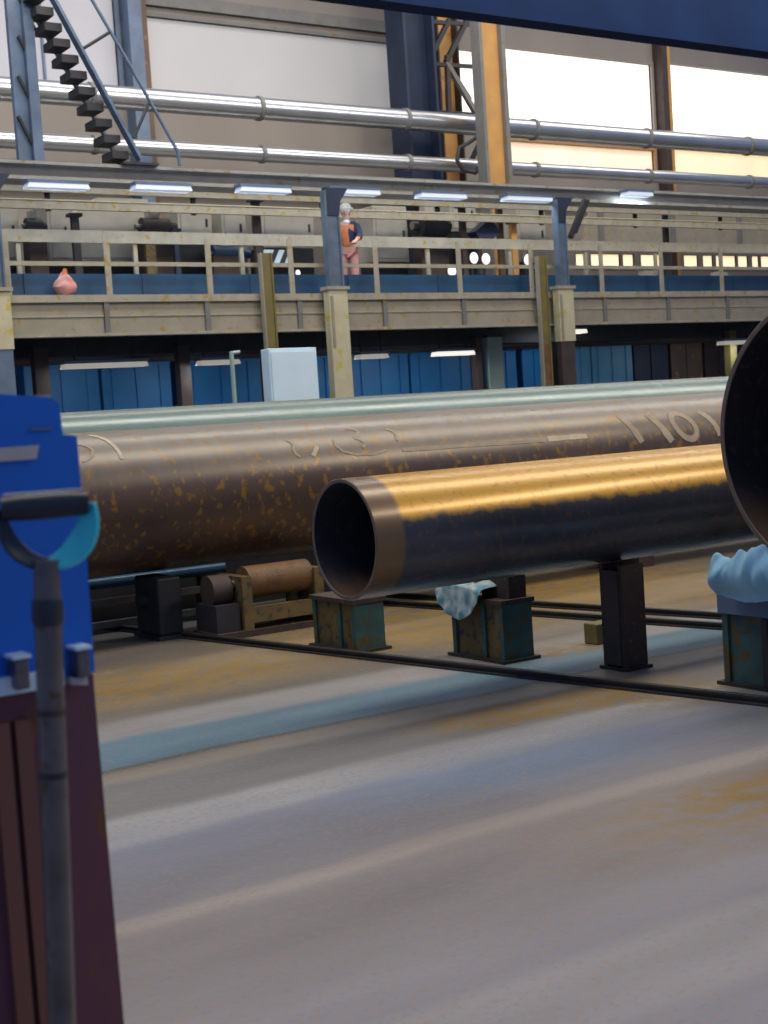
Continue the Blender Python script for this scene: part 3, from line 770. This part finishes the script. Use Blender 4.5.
# ------------------------------------------------------------------ the pipes
def pipe(name, x0, x1, Y, z, r, t_, mt, inner, label, cat='pipe'):
    """hollow pipe along X, resting centre at z; local origin = axis at its left end"""
    bm = bmesh.new(); n = 128
    nx = 2
    def ring(x, rr): return [bm.verts.new((x, math.cos(2 * PI * j / n) * rr, math.sin(2 * PI * j / n) * rr)) for j in range(n)]
    A = ring(0, r - .004); A2 = ring(.004, r); B = ring(x1 - x0, r); C = ring(0, r - t_ + .004); C2 = ring(.004, r - t_); D = ring(x1 - x0, r - t_)
    faces_in = []
    for (P_, Q_, ins) in ((A2, B, 0), (A, A2, 0), (C, A, 2), (C2, C, 2), (D, C2, 1), (B, D, 1)):
        for j in range(n):
            fc = bm.faces.new([P_[j], P_[(j + 1) % n], Q_[(j + 1) % n], Q_[j]]); fc.smooth = True
            fc.material_index = ins
    bmesh.ops.recalc_face_normals(bm, faces=bm.faces)
    me = bpy.data.meshes.new(name); bm.to_mesh(me); bm.free()
    me.materials.append(mt); me.materials.append(inner); me.materials.append(M['rimsteel'])
    try: me.set_sharp_from_angle(angle=math.radians(30))
    except Exception: pass
    o = bpy.data.objects.new(name, me); COL.objects.link(o); o.location = (x0, Y, z)
    tag(o, label, cat); return o
M['rimsteel'] = mat('bright_pipe_rim', (.20, .16, .13), (.13, .10, .08), rough=.45, metal=.3, scale=14)
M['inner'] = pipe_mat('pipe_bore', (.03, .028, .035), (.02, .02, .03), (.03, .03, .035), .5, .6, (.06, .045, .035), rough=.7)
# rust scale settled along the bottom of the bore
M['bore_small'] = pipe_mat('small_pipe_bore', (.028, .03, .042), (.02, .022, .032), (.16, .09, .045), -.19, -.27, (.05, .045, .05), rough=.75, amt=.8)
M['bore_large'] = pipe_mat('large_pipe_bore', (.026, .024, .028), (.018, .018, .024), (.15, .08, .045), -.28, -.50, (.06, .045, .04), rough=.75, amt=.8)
big_m = pipe_mat('big_pipe_rusty_scale', (.115, .075, .055), (.075, .055, .055), (.27, .25, .21), .12, .52, (.27, .15, .025), rough=.30, ssc=21, amt=.85, spk=.8)  # grey top paints the bright sheen into the dust tone
back_m = pipe_mat('back_pipe_teal_primer', (.09, .15, .14), (.07, .13, .12), (.16, .22, .20), .3, .6, (.13, .19, .16), rough=.22)
small_m = pipe_mat('small_pipe_coating', (.050, .062, .09), (.038, .042, .058), (.56, .30, .02), .085, .12, (.17, .09, .03), rough=.26, end_x=.16, end_col=(.17, .105, .05), ssc=34, coat=.2, stk=.07, spk=.4)  # orange top holds warm light from above painted in, plus rust dust
right_m = pipe_mat('right_pipe_scale', (.10, .075, .06), (.07, .06, .06), (.3, .2, .1), .3, .6, (.18, .1, .04), rough=.45)
BY, BZ, BR = 10.2, 1.07, .56
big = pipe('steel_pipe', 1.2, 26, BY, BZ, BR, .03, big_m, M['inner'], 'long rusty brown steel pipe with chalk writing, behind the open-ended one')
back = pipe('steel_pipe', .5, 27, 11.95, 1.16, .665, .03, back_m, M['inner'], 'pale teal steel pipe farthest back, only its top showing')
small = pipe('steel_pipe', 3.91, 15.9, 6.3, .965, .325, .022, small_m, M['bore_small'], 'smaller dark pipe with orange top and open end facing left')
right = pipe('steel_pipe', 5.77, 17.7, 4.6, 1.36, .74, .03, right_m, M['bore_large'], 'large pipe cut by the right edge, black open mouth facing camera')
# chalk strokes and painted highlight streaks on the big pipe (x, angle above the front)
def stroke(pts, wd, mt, par=big, lab=None):
    mb = MB(); n = 10; P3 = []
    for i in range(len(pts) - 1):
        for k in range(n):
            q = k / n; P3.append((pts[i][0] * (1 - q) + pts[i + 1][0] * q, pts[i][1] * (1 - q) + pts[i + 1][1] * q))
    P3.append(pts[-1])
    def S3(x, th, rr): t_ = math.radians(th); return Vector((x - 1.2, -math.cos(t_) * rr, math.sin(t_) * rr))
    prev = None
    for i, (x, th) in enumerate(P3):
        x2, t2 = P3[min(i + 1, len(P3) - 1)]; x1_, t1 = P3[max(i - 1, 0)]
        dx = x2 - x1_; ds = math.radians(t2 - t1) * BR; L_ = math.hypot(dx, ds) or 1
        nx_, ns = -ds / L_, dx / L_
        wv = wd / 2 * (1 + .10 * math.sin(i * 1.1))
        row = [mb.bm.verts.new(S3(x + nx_ * wv * sgn, th + math.degrees(ns * wv * sgn / BR), BR + dr)) for sgn, dr in ((-1, .001), (-1, .004), (1, .004), (1, .001))]
        if prev:
            for a in range(4): mb.bm.faces.new([prev[a], prev[(a + 1) % 4], row[(a + 1) % 4], row[a]])
        else: mb.bm.faces.new(row)
        prev = row
    mb.bm.faces.new(prev[::-1])
    bmesh.ops.recalc_face_normals(mb.bm, faces=mb.bm.faces)
    me = bpy.data.meshes.new('chalk_glint_mark'); mb.bm.to_mesh(me); mb.bm.free(); me.materials.append(M[mt])
    o = bpy.data.objects.new('chalk_glint_mark', me); COL.objects.link(o); o.parent = big
    return o
stroke([(3.86, 58), (3.92, 57), (3.96, 53), (3.975, 49), (3.955, 44), (3.91, 40), (3.86, 38)], .022, 'chalk_glint_dim')
stroke([(4.04, 73), (4.09, 68), (4.13, 61), (4.155, 53), (4.17, 45), (4.172, 38)], .03, 'chalk')
stroke([(9.24, 46), (9.38, 14)], .075, 'chalk_glint_dim')
stroke([(9.60, 45), (9.77, 12)], .085, 'chalk_glint_dim')
stroke([(10.00 + .13 * math.cos(a) - .04 * math.sin(a), 28 + 15 * math.sin(a)) for a in [i * PI / 12 for i in range(25)]], .065, 'chalk_glint_dim')
stroke([(10.28, 44), (10.36, 36), (10.41, 27), (10.44, 14)], .07, 'chalk_glint_dim')
stroke([(5.61, 45), (5.64, 42), (5.645, 38), (5.63, 34), (5.64, 30), (5.67, 27)], .022, 'chalk_glint_dim')
stroke([(5.79, 27), (5.86, 36)], .035, 'chalk')
stroke([(6.22, 54), (6.28, 53), (6.32, 49), (6.29, 45), (6.25, 42), (6.30, 39), (6.33, 35), (6.28, 31)], .03, 'chalk_glint_dim')
stroke([(6.04, 42), (6.03, 35), (6.08, 29), (6.2, 25), (6.36, 24), (6.5, 27)], .02, 'chalk_glint_dim')
stroke([(6.60, 50), (6.65, 47), (6.665, 42), (6.64, 36)], .03, 'chalk_glint_dim')
stroke([(6.66, 26), (8.2, 24)], .035, 'chalk_glint_dim')  # glossy highlight painted on as a pale streak, not writing
stroke([(8.25, 25), (8.72, 25)], .05, 'chalk')  # brighter stretch of the same painted highlight

# ------------------------------------------------------------------ supports
def stand(x0, x1, y0, y1, h, label, top='teal', f1='standyellow', f2='teal', cap=True):
    """welded trestle block: side plates, recessed web, ribs, saddle plate"""
    root = empty('pipe_stand', ((x0 + x1) / 2, (y0 + y1) / 2, 0), label, 'stand')
    MB().box(x0 - .03, x1 + .03, y0 - .03, y1 + .03, 0, .02).build('base_plate', M['rail'], root)
    MB().box(x0 + .02, x1 - .02, y0 + .03, y1 - .02, .02, h - .03).build('core', M[f1], root)
    for q in (0, .38, 1):
        yy = y0 + q * (y1 - y0)
        yy = min(max(yy, y0 + .02), y1 - .02)
        MB().box(x0, x1, yy - .02, yy + .02, .02, h - .03).build('rib_plate', M[f2], root)
    MB().box(x1 - .03, x1, y0 + .04, y1 - .04, .02, h - .031).build('side_plate', M[f2], root)
    if cap: MB().box(x0 - .015, x1 + .015, y0 - .015, y1 + .015, h - .03, h).build('saddle_plate', M[top], root)
    return root
stand(5.04, 5.28, 8.04, 8.60, .37, 'green and ochre pipe stand under the open end of the smaller pipe', top='rustdark')
rs_ = None
r_ = stand(5.42, 5.66, 6.90, 7.44, .40, 'green and ochre pipe stand carrying the pale rag', top='rustdark')
MB().box(5.50, 5.64, 6.92, 7.2, .40, .60).build('riser_block', M['rustdark'], r_)
stand(5.78, 6.25, 4.85, 5.40, .55, 'green pipe stand at the right edge under the blue sheet', top='bluegrey', f1='teal', f2='teal').name = 'pipe_stand'
rs_ = [o for o in bpy.data.objects if o.get('label', '').startswith('green pipe stand at')][0]
MB().box(5.765, 6.265, 4.835, 5.415, .40, .545).build('top_collar', M['bluegrey'], rs_)
MB().box(5.755, 5.78, 5.06, 5.10, .03, .39).build('dark_slot', M['dark'], rs_)
# tall brown stanchion under the small pipe
b = empty('support_post', (5.80, 6.2, 0), 'dark brown steel post holding up the smaller pipe', 'post')
MB().box(5.70, 5.88, 6.10, 6.13, .02, .63).build('flange', M['rustdark'], b)
MB().box(5.70, 5.88, 6.26, 6.29, .02, .63).build('flange', M['rustdark'], b)
MB().box(5.77, 5.81, 6.13, 6.26, .02, .63).build('web', M['rustdark'], b)
MB().box(5.68, 5.90, 6.08, 6.31, 0, .02).build('base_plate', M['rail'], b)
MB().box(5.69, 5.71, 6.13, 6.26, .03, .60).build('side_cover', M['darkbrown'], b)
tag(MB().box(6.22, 6.41, 6.92, 7.05, .0, .14, .01).build('wood_block', M['olive']), 'small olive block lying beside the floor rails behind the post', 'block')

# roller cradle under the big pipe
rc = empty('roller_cradle', (5.2, 9.7, 0), 'rusty roller cradle under the long brown pipe', 'roller cradle')
MB().box(4.68, 5.72, 9.40, 9.82, 0, .05).build('base_frame', M['rustdark'], rc)
for xx in (4.92, 5.56):
    MB().prism([(xx, .05), (xx + .08, .05), (xx + .08, .46), (xx, .46)], 9.42, 9.9).build('bracket', M['standyellow'], rc)
MB().tube((5.0, 9.56, .40), (5.56, 9.56, .40), .125, n=32).build('roller', M['rust'], rc, True)
MB().tube((4.9, 9.56, .40), (5.66, 9.56, .40), .03, n=12).build('axle', M['steel'], rc, True)
MB().box(5.0, 5.56, 9.42, 9.46, .10, .22).build('cross_bar', M['standyellow'], rc)
MB().box(4.70, 4.90, 9.45, 9.8, .05, .26).build('gearbox', M['dark'], rc)
MB().tube((4.72, 9.62, .36), (4.88, 9.62, .36), .12, n=24).build('drive_wheel', M['darkbrown'], rc, True)
dk = empty('drive_unit', (4.3, 9.9, 0), 'black boxy drive unit left of the roller cradle', 'machine')
MB().box(4.42, 4.62, 9.86, 10.3, .03, .48, .02).build('housing', M['dark'], dk)
MB().box(4.40, 4.64, 9.84, 10.32, 0, .03).build('base_plate', M['dark'], dk)
MB().tube((4.36, 10.1, .3), (4.42, 10.1, .3), .06, n=16).build('shaft', M['dark'], dk, True)
# cradle posts further along keep the long pipes up (hidden ones behind)
for x in (9.5, 15.0, 21.0):
    for (yy, z_, nm) in ((BY, BZ - BR, 'brown'), (11.95, 1.16 - .665, 'teal')):
        root = empty('saddle_trestle', (x, yy, 0), 'dark saddle trestle under the long %s pipe' % nm, 'trestle', 'trestles under the long %s pipe' % nm)
        MB().box(x - .1, x + .1, yy - .4, yy + .4, 0, z_ - .02).build('trestle_body', M['rustdark'], root)
        MB().box(x - .13, x + .13, yy - .3, yy + .3, z_ - .02, z_).build('saddle_pad', M['dark'], root)
root = empty('saddle_trestle', (3.3, 11.95, 0), 'dark trestle under the left end of the teal pipe', 'trestle')
MB().box(2.2, 2.4, 11.55, 12.35, 0, .475).build('trestle_body', M['rustdark'], root)
MB().box(2.17, 2.43, 11.65, 12.25, .475, .495).build('saddle_pad', M['dark'], root)
for (x, yy, z_, lab) in ((11.5, 6.3, .64, 'steel trestle under the far half of the smaller pipe'), (8.6, 4.6, .62, 'steel trestle under the big right pipe')):
    root = empty('saddle_trestle', (x, yy, 0), lab, 'trestle')
    MB().box(x - .1, x + .1, yy - .35, yy + .35, 0, z_ - .02).build('trestle_body', M['rustdark'], root)
    MB().box(x - .13, x + .13, yy - .25, yy + .25, z_ - .02, z_).build('saddle_pad', M['dark'], root)
# rails and blue tube seen under the big pipe at the left
t = MB().tube((1.0, 11.05, .37), (5.6, 11.05, .37), .05, n=24).build('blue_tube', M['bluepipe'], None, True); tag(t, 'blue tube lying under the long pipe beside the blue housing', 'tube')
for xx in (1.6, 5.4): MB().box(xx - .05, xx + .05, 11.0, 11.1, 0, .33).build('tube_bracket', M['dark'], t)
for k, (z_, yy) in enumerate(((.235, 10.85), (.07, 10.7))):
    t = MB().box(1.0, 5.5, yy, yy + .06, z_ - .035, z_ + .02).build('guide_rail', M['steel']); tag(t, ('upper' if k == 0 else 'lower') + ' pale steel guide rail under the long pipe at left', 'rail')
    for xx in (1.5, 5.3): MB().box(xx - .04, xx + .04, yy + .06, yy + .1, 0, z_ - .01).build('rail_leg', M['dark'], t)
tag(MB().box(.5, 6.9, 11.18, 11.22, 0, .50).build('shade_plate', M['dark']), 'dark low kerb plate added as shade behind the guide rails at left', 'backing')  # dark plate added to paint the shade under the long pipe

# floor rails running across the pipes
def floor_rail(a, b_, label):
    root = empty('floor_rail', (a[0], a[1], 0), label, 'rail')
    A = Vector((a[0], a[1], 0)); B = Vector((b_[0], b_[1], 0))
    u_ = Vector((0, 0, .006)); h = Vector((0, 0, .022)); k = Vector((0, 0, .038))
    MB().bar(A + u_, B + u_, .09, .012).build('foot', M['rail'], root)
    MB().bar(A + h, B + h, .02, .02).build('web', M['rail'], root)
    MB().bar(A + k, B + k, .045, .012).build('rail_head', M['rail'], root)
floor_rail((4.42, 10.9), (5.95, 2.4), 'dark floor rail running in front of all the pipe stands')
floor_rail((6.35, 10.9), (7.75, 3.6), 'left of two thin dark floor rails behind the brown post')
floor_rail((6.75, 10.9), (8.15, 3.6), 'right of two thin dark floor rails behind the brown post')

# ------------------------------------------------------------------ rags and sheet
def cloth(name, fn, nu, nv, mt, label, th=.006):
    bm = bmesh.new(); g = [[bm.verts.new(fn(i / (nu - 1), j / (nv - 1))) for j in range(nv)] for i in range(nu)]
    for i in range(nu - 1):
        for j in range(nv - 1):
            fc = bm.faces.new([g[i][j], g[i + 1][j], g[i + 1][j + 1], g[i][j + 1]]); fc.smooth = True
    bmesh.ops.recalc_face_normals(bm, faces=bm.faces)
    me = bpy.data.meshes.new(name); bm.to_mesh(me); bm.free(); me.materials.append(mt)
    o = bpy.data.objects.new(name, me); COL.objects.link(o)
    s = o.modifiers.new('s', 'SOLIDIFY'); s.thickness = th
    s2 = o.modifiers.new('sub', 'SUBSURF'); s2.levels = 1; s2.render_levels = 2
    tag(o, label, 'cloth'); return o
def rag_fn(i, j):
    # i across along y (far->near), j from the top of the stand down over its left face; ends in a rounded point
    y = 7.50 - .46 * i
    drop = .25 * math.sin(PI * min(1, max(0, i * .98 + .01))) ** .8
    n = .022 * math.sin(i * 13 + j * 4) + .015 * math.sin(i * 29 + 1)
    if j < .35:
        q = j / .35
        return (5.54 - .17 * q, y, .44 + .05 * math.sin(i * 9) * (1 - q) + .02 + abs(n))
    q = (j - .35) / .65
    return (5.365 - .01 - abs(n) * q, y + .04 * q * (.5 - i), .45 - drop * q + (.06 * math.sin(i * 3.1)))
cloth('rag', rag_fn, 22, 16, M['rag'], 'crumpled pale teal rag hanging over the middle pipe stand')
def sheet_fn(i, j):
    # sheet bunched on the right stand in front of the pipe mouth: i along y (far -> near), j from back over the mound and down the left face
    y = 5.30 - .62 * i
    n = .018 * math.sin(i * 11 + j * 5) + .014 * math.sin(i * 27 + j * 12) + .009 * math.sin(i * 47 - j * 8)
    if j < .35:
        q = j / .35
        return (6.15 - .42 * q, y, .585 + .01 * math.sin(i * 8) * q)
    if j < .6:
        q = (j - .35) / .25
        return (5.73 - .07 * q, y, .585 + (.15 + .05 * math.sin(i * 2.6)) * math.sin(PI * .5 * q) ** 1.2 + n)
    q = (j - .6) / .4
    top_ = .735 + .05 * math.sin(i * 2.6)
    return (5.66 - .07 * math.sin(PI * min(1, q * 1.1)) + .03 * q - abs(n) * .8, y + .03 * (1 - i) * q, top_ + n * (1 - q) + (.52 - .03 * math.sin(i * 5) - top_) * q)
cloth('protective_sheet', sheet_fn, 48, 34, M['ragblue'], 'light blue sheet bunched on the stand at the right edge', .006)

# ------------------------------------------------------------------ foreground: blue housing on red-brown pedestal
YF = 2.45
def F(u, v, Y=YF): q = at(u, v, Y); return (q.x, q.z)
hs = empty('machine_housing', (.75, YF + .15, 0), 'cobalt blue machine housing on a red brown pedestal at left edge', 'machine')
xl = .45
pts = [(xl, F(0, 394)[1] + .005), F(0, 394), F(50, 397), F(59, 404), F(63, 434), F(77, 436), F(84, 520), F(95, 672), (xl, F(0, 688)[1])]
MB().prism(pts, YF, YF + .3).build('blue_casing', M['cabblue'], hs)
MB().prism([(xl, F(0, 447)[1]), F(0, 448, YF - .004), F(39, 445, YF - .004), F(36, 459, YF - .004), (xl, F(0, 461)[1])], YF - .006, YF - .0005).build('label_strip', M['label'], hs)
p0 = F(95, 674); zb_ = F(60, 688)[1]
MB().prism([(xl, F(0, 690)[1]), (p0[0], p0[1]), (F(125, 1024)[0] + .002, F(125, 1024)[1]), (F(125, 1024)[0] + .02, 0), (xl, 0)], YF + .01, YF + .32).build('pedestal', M['maroon'], hs)
for (ua, ub, mt) in ((-6, 11, 'maroon2'), (17, 33, 'maroon2')):
    x0 = F(ua, 760)[0]; x1 = F(ub, 760)[0]
    MB().box(x0, x1, YF - .008, YF + .01, .02, F(20, 720)[1]).build('vertical_rib', M[mt], hs)
MB().box(xl, F(62, 680)[0], YF - .02, YF + .0, F(30, 690)[1], F(30, 672)[1], .003).build('white_trim', M['white'], hs)
for (u0, u1, v0, v1) in ((6, 20, 657, 688), (68, 80, 648, 676)):
    x0 = F(u0, v0)[0]; x1 = F(u1, v0)[0]
    MB().box(x0, x1, YF - .045, YF - .0, F(u0, v1)[1], F(u0, v0)[1], .003).build('latch', M['shaft'], hs)
    MB().box(x0 - .004, x1 + .004, YF - .050, YF - .0, F(u0, v0)[1], F(u0, v0)[1] + .006).build('latch_cap', M['white'], hs)
MB().prism([(F(66, 680)[0], F(66, 683)[1]), (F(82, 680)[0], F(82, 683)[1]), (F(82, 680)[0], F(82, 676)[1]), (F(66, 680)[0], F(66, 676)[1])], YF - .03, YF - .0).build('latch_keeper', M['label'], hs)
MB().box(F(52, 398)[0] - .12, F(52, 398)[0], YF + .002, YF + .1, F(52, 398)[1] + .001, F(52, 398)[1] + .006).build('top_edge_strip', M['label'], hs)
MB().box(F(30, 430)[0], F(52, 430)[0], YF - .004, YF, F(40, 430)[1], F(40, 428)[1]).build('scratch_seam', M['bluegrey'], hs)

# shovel standing in front of it, blade down
YV = 2.1
top = at(46, 500, YV); mid_ = at(46, 565, YV); low = at(62, 1024, YV)
dirv = (low - mid_).normalized()
def along(z): k = (z - mid_.z) / dirv.z; return mid_ + dirv * k
sh = empty('shovel', along(0.0), 'shovel with teal D handle leaning before the blue housing', 'shovel')
hw = (at(85, 500, YV) - at(6, 500, YV)).x / 2 * 1.0
# D-handle: grip across, two bowed arms joining at the socket
gc = at(45, 506, YV)
ex = Vector((1, -.35, 0)).normalized()
half = .066
gl = gc - ex * half; gr_ = gc + ex * half
MB().path([gl + (gr_ - gl) * (k / 8) for k in range(9)], [.0175, .0195, .0205, .021, .021, .021, .0205, .0195, .0175], 18).build('grip', M['blackrubber'], sh, True)
MB().path([gl + Vector((0, 0, .021)) + ex * .004, gr_ + Vector((0, 0, .021)) - ex * .004], .0022, 8).build('grip_seam', M['label'], sh, True)
for sgn, mt in ((-1, 'teal_shaded'), (1, 'teal_lit')):  # one teal handle: shade painted into left arm, highlight into right
    # flat strap arm, widest in the middle, twisted outward
    bm = bmesh.new(); rows = []
    N_ = 18; fw0 = None
    for k in range(N_ + 1):
        q = k / N_
        a = q * PI / 2
        off = half * 1.04 * math.cos(a); dz = -.090 * math.sin(a)
        c = gc + ex * sgn * off + Vector((0, 0, dz))
        tn = (ex * sgn * (-math.sin(a)) * half + Vector((0, 0, -.098 * math.cos(a)))).normalized()
        fw = Vector((ex.y, -ex.x, 0)).normalized()      # towards the viewer
        if fw.y > 0: fw = -fw
        nrm = tn.cross(fw).normalized()
        wdt = (.009 + (.013 if sgn > 0 else .006) * math.sin(PI * q)) 
        tw_ = 1.0 if sgn > 0 else .9
        side = (fw * math.cos(tw_) + nrm * sgn * (-1) * math.sin(tw_)).normalized()
        th = side.cross(tn).normalized() * .004
        rows.append([bm.verts.new(c + side * wdt + th), bm.verts.new(c - side * wdt + th), bm.verts.new(c - side * wdt - th), bm.verts.new(c + side * wdt - th)])
    for A_, B_ in zip(rows, rows[1:]):
        for j in range(4): bm.faces.new([A_[j], A_[(j + 1) % 4], B_[(j + 1) % 4], B_[j]])
    bm.faces.new(rows[0]); bm.faces.new(rows[-1][::-1])
    q_ = MB(); q_.bm.free(); q_.bm = bm
    o = q_.build('handle_arm', M[mt], sh, True)
    if sgn > 0: tag(o, 'teal handle arm with painted cyan highlight')
    bv = o.modifiers.new('b', 'BEVEL'); bv.width = .0015; bv.segments = 2
zs = mid_.z
MB().path([along(zs + .008), along(zs - .03), along(zs - .055)], [.019, .0205, .0215], 20).build('socket', M['shaft'], sh, True)
MB().path([along(zs - .052), along(zs - .058), along(zs - .088), along(zs - .094)], [.023, .0245, .0245, .022], 20).build('collar', M['blackrubber'], sh, True)
MB().path([along(zs - .09), along(.9), along(.30)], [.0215, .0215, .021], 20).build('shaft', M['shaft'], sh, True)
zc1 = at(50, 712, YV).z; zc2 = at(50, 775, YV).z
for zc_ in (zc1, zc2): MB().path([along(zc_ + .012), along(zc_), along(zc_ - .012)], [.0205, .0225, .0205], 16).build('shaft_tape', M['blackrubber'] if zc_ == zc2 else M['rustdark'], sh, True)
# blade
bm = bmesh.new(); rows = []
bc = along(.0)
for k in range(12):
    q = k / 11; z_ = .34 * (1 - q) + .004
    cpt = along(z_); wv = (.03 + .085 * min(1, q * 3.2)) * (1 if q < .72 else math.sqrt(max(.02, 1 - ((q - .72) / .29) ** 2)))
    row = []
    for j in range(9):
        s_ = -1 + j / 4
        row.append(bm.verts.new(cpt + Vector((s_ * wv, -.035 * (1 - s_ * s_) * (1 - q * .4) + .01, 0))))
    rows.append(row)
for A_, B_ in zip(rows, rows[1:]):
    for j in range(8): bm.faces.new([A_[j], A_[j + 1], B_[j + 1], B_[j]])
q_ = MB(); q_.bm.free(); q_.bm = bm
o = q_.build('blade', M['steel'], sh, True); so = o.modifiers.new('s', 'SOLIDIFY'); so.thickness = .003

# ------------------------------------------------------------------ person on the walkway
def skin_mesh(name, verts, edges, radii, mt, parent=None, root=0, sub=2):
    me = bpy.data.meshes.new(name); me.from_pydata(verts, edges, []); me.update(); me.materials.append(mt)
    o = bpy.data.objects.new(name, me); COL.objects.link(o)
    sk = o.modifiers.new('skin', 'SKIN'); sk.use_smooth_shade = True
    for i, r in enumerate(radii):
        v = me.skin_vertices[0].data[i]; v.radius = r if isinstance(r, tuple) else (r, r); v.use_root = (i == root)
    ss = o.modifiers.new('sub', 'SUBSURF'); ss.levels = sub; ss.render_levels = sub
    if parent is not None: o.parent = parent
    return o
px = at(350, 265, 22.85).x
pr = empty('person', (px, 22.88, zdk + .004), 'person in white hard hat, orange and navy top, salmon trousers at the rail', 'person', rz=math.radians(-35))
V = []; E_ = []; R_ = []
def av(p, r, par=None):
    V.append(p); R_.append(r); i = len(V) - 1
    if par is not None: E_.append((par, i))
    return i
pel = av((0, 0, .92), (.15, .12))
sp1 = av((0, -.03, 1.08), (.135, .10), pel); ch1 = av((0, -.07, 1.26), (.16, .11), sp1); ch2 = av((0, -.08, 1.38), (.13, .09), ch1)
nk = av((0, -.09, 1.47), .055, ch2)
hd0 = av((0, -.11, 1.53), (.065, .075), nk); hd1 = av((0, -.115, 1.61), (.078, .095), hd0); hd2 = av((0, -.11, 1.69), (.06, .075), hd1)
hands = []
for s_ in (-1, 1):
    shd = av((s_ * .17, -.08, 1.38), .06, ch2)
    el = av((s_ * .24, -.22, 1.14), .045, shd)
    wr = av((s_ * .17, -.42, 1.03), .03, el)
    pm = av((s_ * .15, -.48, 1.02), (.038, .02), wr)
    hands.append((s_, pm))
    for k, fl_ in enumerate((.065, .075, .07, .055)):
        dx = (k - 1.5) * .021
        f1 = av((s_ * .15 + dx, -.515, 1.022), .009, pm)
        f2 = av((s_ * .15 + dx, -.52 - fl_ * .5, 1.012), .0085, f1)
        av((s_ * .15 + dx, -.52 - fl_ * .7, .99 - fl_ * .3), .007, f2)
    t1 = av((s_ * .15 - s_ * .04, -.47, 1.01), .01, pm); av((s_ * .15 - s_ * .058, -.50, .995), .008, t1)
    hip = av((s_ * .095, 0, .86), .085, pel)
    kn = av((s_ * .11, -.03, .48), .06, hip)
    an = av((s_ * .11, .02, .08), .04, kn)
    av((s_ * .12, -.12, .035), (.04, .03), an)
body = skin_mesh('body', V, E_, R_, M['skin'], pr)
# clothing
vv = [(0, 0, .93), (0, -.03, 1.08), (0, -.07, 1.26), (0, -.08, 1.40), (-.18, -.08, 1.385), (-.245, -.22, 1.14), (-.19, -.37, 1.05), (.18, -.08, 1.385), (.245, -.22, 1.14), (.19, -.37, 1.05)]
ee = [(0, 1), (1, 2), (2, 3), (3, 4), (4, 5), (5, 6), (3, 7), (7, 8), (8, 9)]
skin_mesh('orange_top', vv, ee, [(.165, .135), (.155, .12), (.18, .13), (.13, .10), .075, .06, .048, .075, .06, .048], M['orangevest'], pr)
vv = [(.05, 0.01, 1.0), (.06, -.02, 1.12), (.06, -.06, 1.27), (.07, -.06, 1.39), (.19, -.08, 1.39), (.25, -.21, 1.15), (.215, -.32, 1.08)]
skin_mesh('navy_jacket', vv, [(0, 1), (1, 2), (2, 3), (3, 4), (4, 5), (5, 6)], [(.15, .15), (.14, .135), (.155, .145), (.11, .11), .088, .074, .06], M['navyvest'], pr)
vv = [(0, 0, .95), (-.095, 0, .84), (-.11, -.03, .48), (-.11, .01, .12), (.095, 0, .84), (.11, -.03, .48), (.11, .01, .12)]
skin_mesh('trousers', vv, [(0, 1), (1, 2), (2, 3), (0, 4), (4, 5), (5, 6)], [(.165, .135), .105, .08, .065, .105, .08, .065], M['pinktrousers'], pr)
def loc(o): o.parent = pr; o.matrix_parent_inverse = Matrix.Identity(4); return o
bmx = MB(); bmx.sphere((0, -.11, 1.70), .125, (.95, 1.12, .85), 20); bmx.tube((0, -.13, 1.675), (0, -.13, 1.69), .15, n=24)
loc(bmx.build('hard_hat', M['helmet'], None, True))
loc(MB().sphere((0, -.07, 1.63), .09, (1, .95, 1.1), 16).build('hair', M['hair'], None, True))
fa = MB(); fa.sphere((0, -.215, 1.605), .018, (.8, 1.2, 1.5), 10)
loc(fa.build('nose', M['skin'], None, True))
for s_ in (-1, 1):
    loc(MB().sphere((s_ * .03, -.203, 1.628), .011, (1.2, .6, .8), 10).build('eye', M['hair'], None, True))
    loc(MB().sphere((s_ * .083, -.11, 1.61), .022, (.5, .8, 1.3), 10).build('ear', M['skin'], None, True))
    loc(MB().box(s_ * .115 - .05, s_ * .115 + .05, -.19, .06, 0, .10, .02).build('boot', M['boot'], None, True))
loc(MB().sphere((0, -.205, 1.565), .02, (1.3, .5, .35), 10).build('mouth', M['darkbrown'], None, True))
loc(MB().tube((0, -.10, 1.43), (0, -.10, 1.475), .075, .065, n=16).build('white_collar', M['white'], None, True))
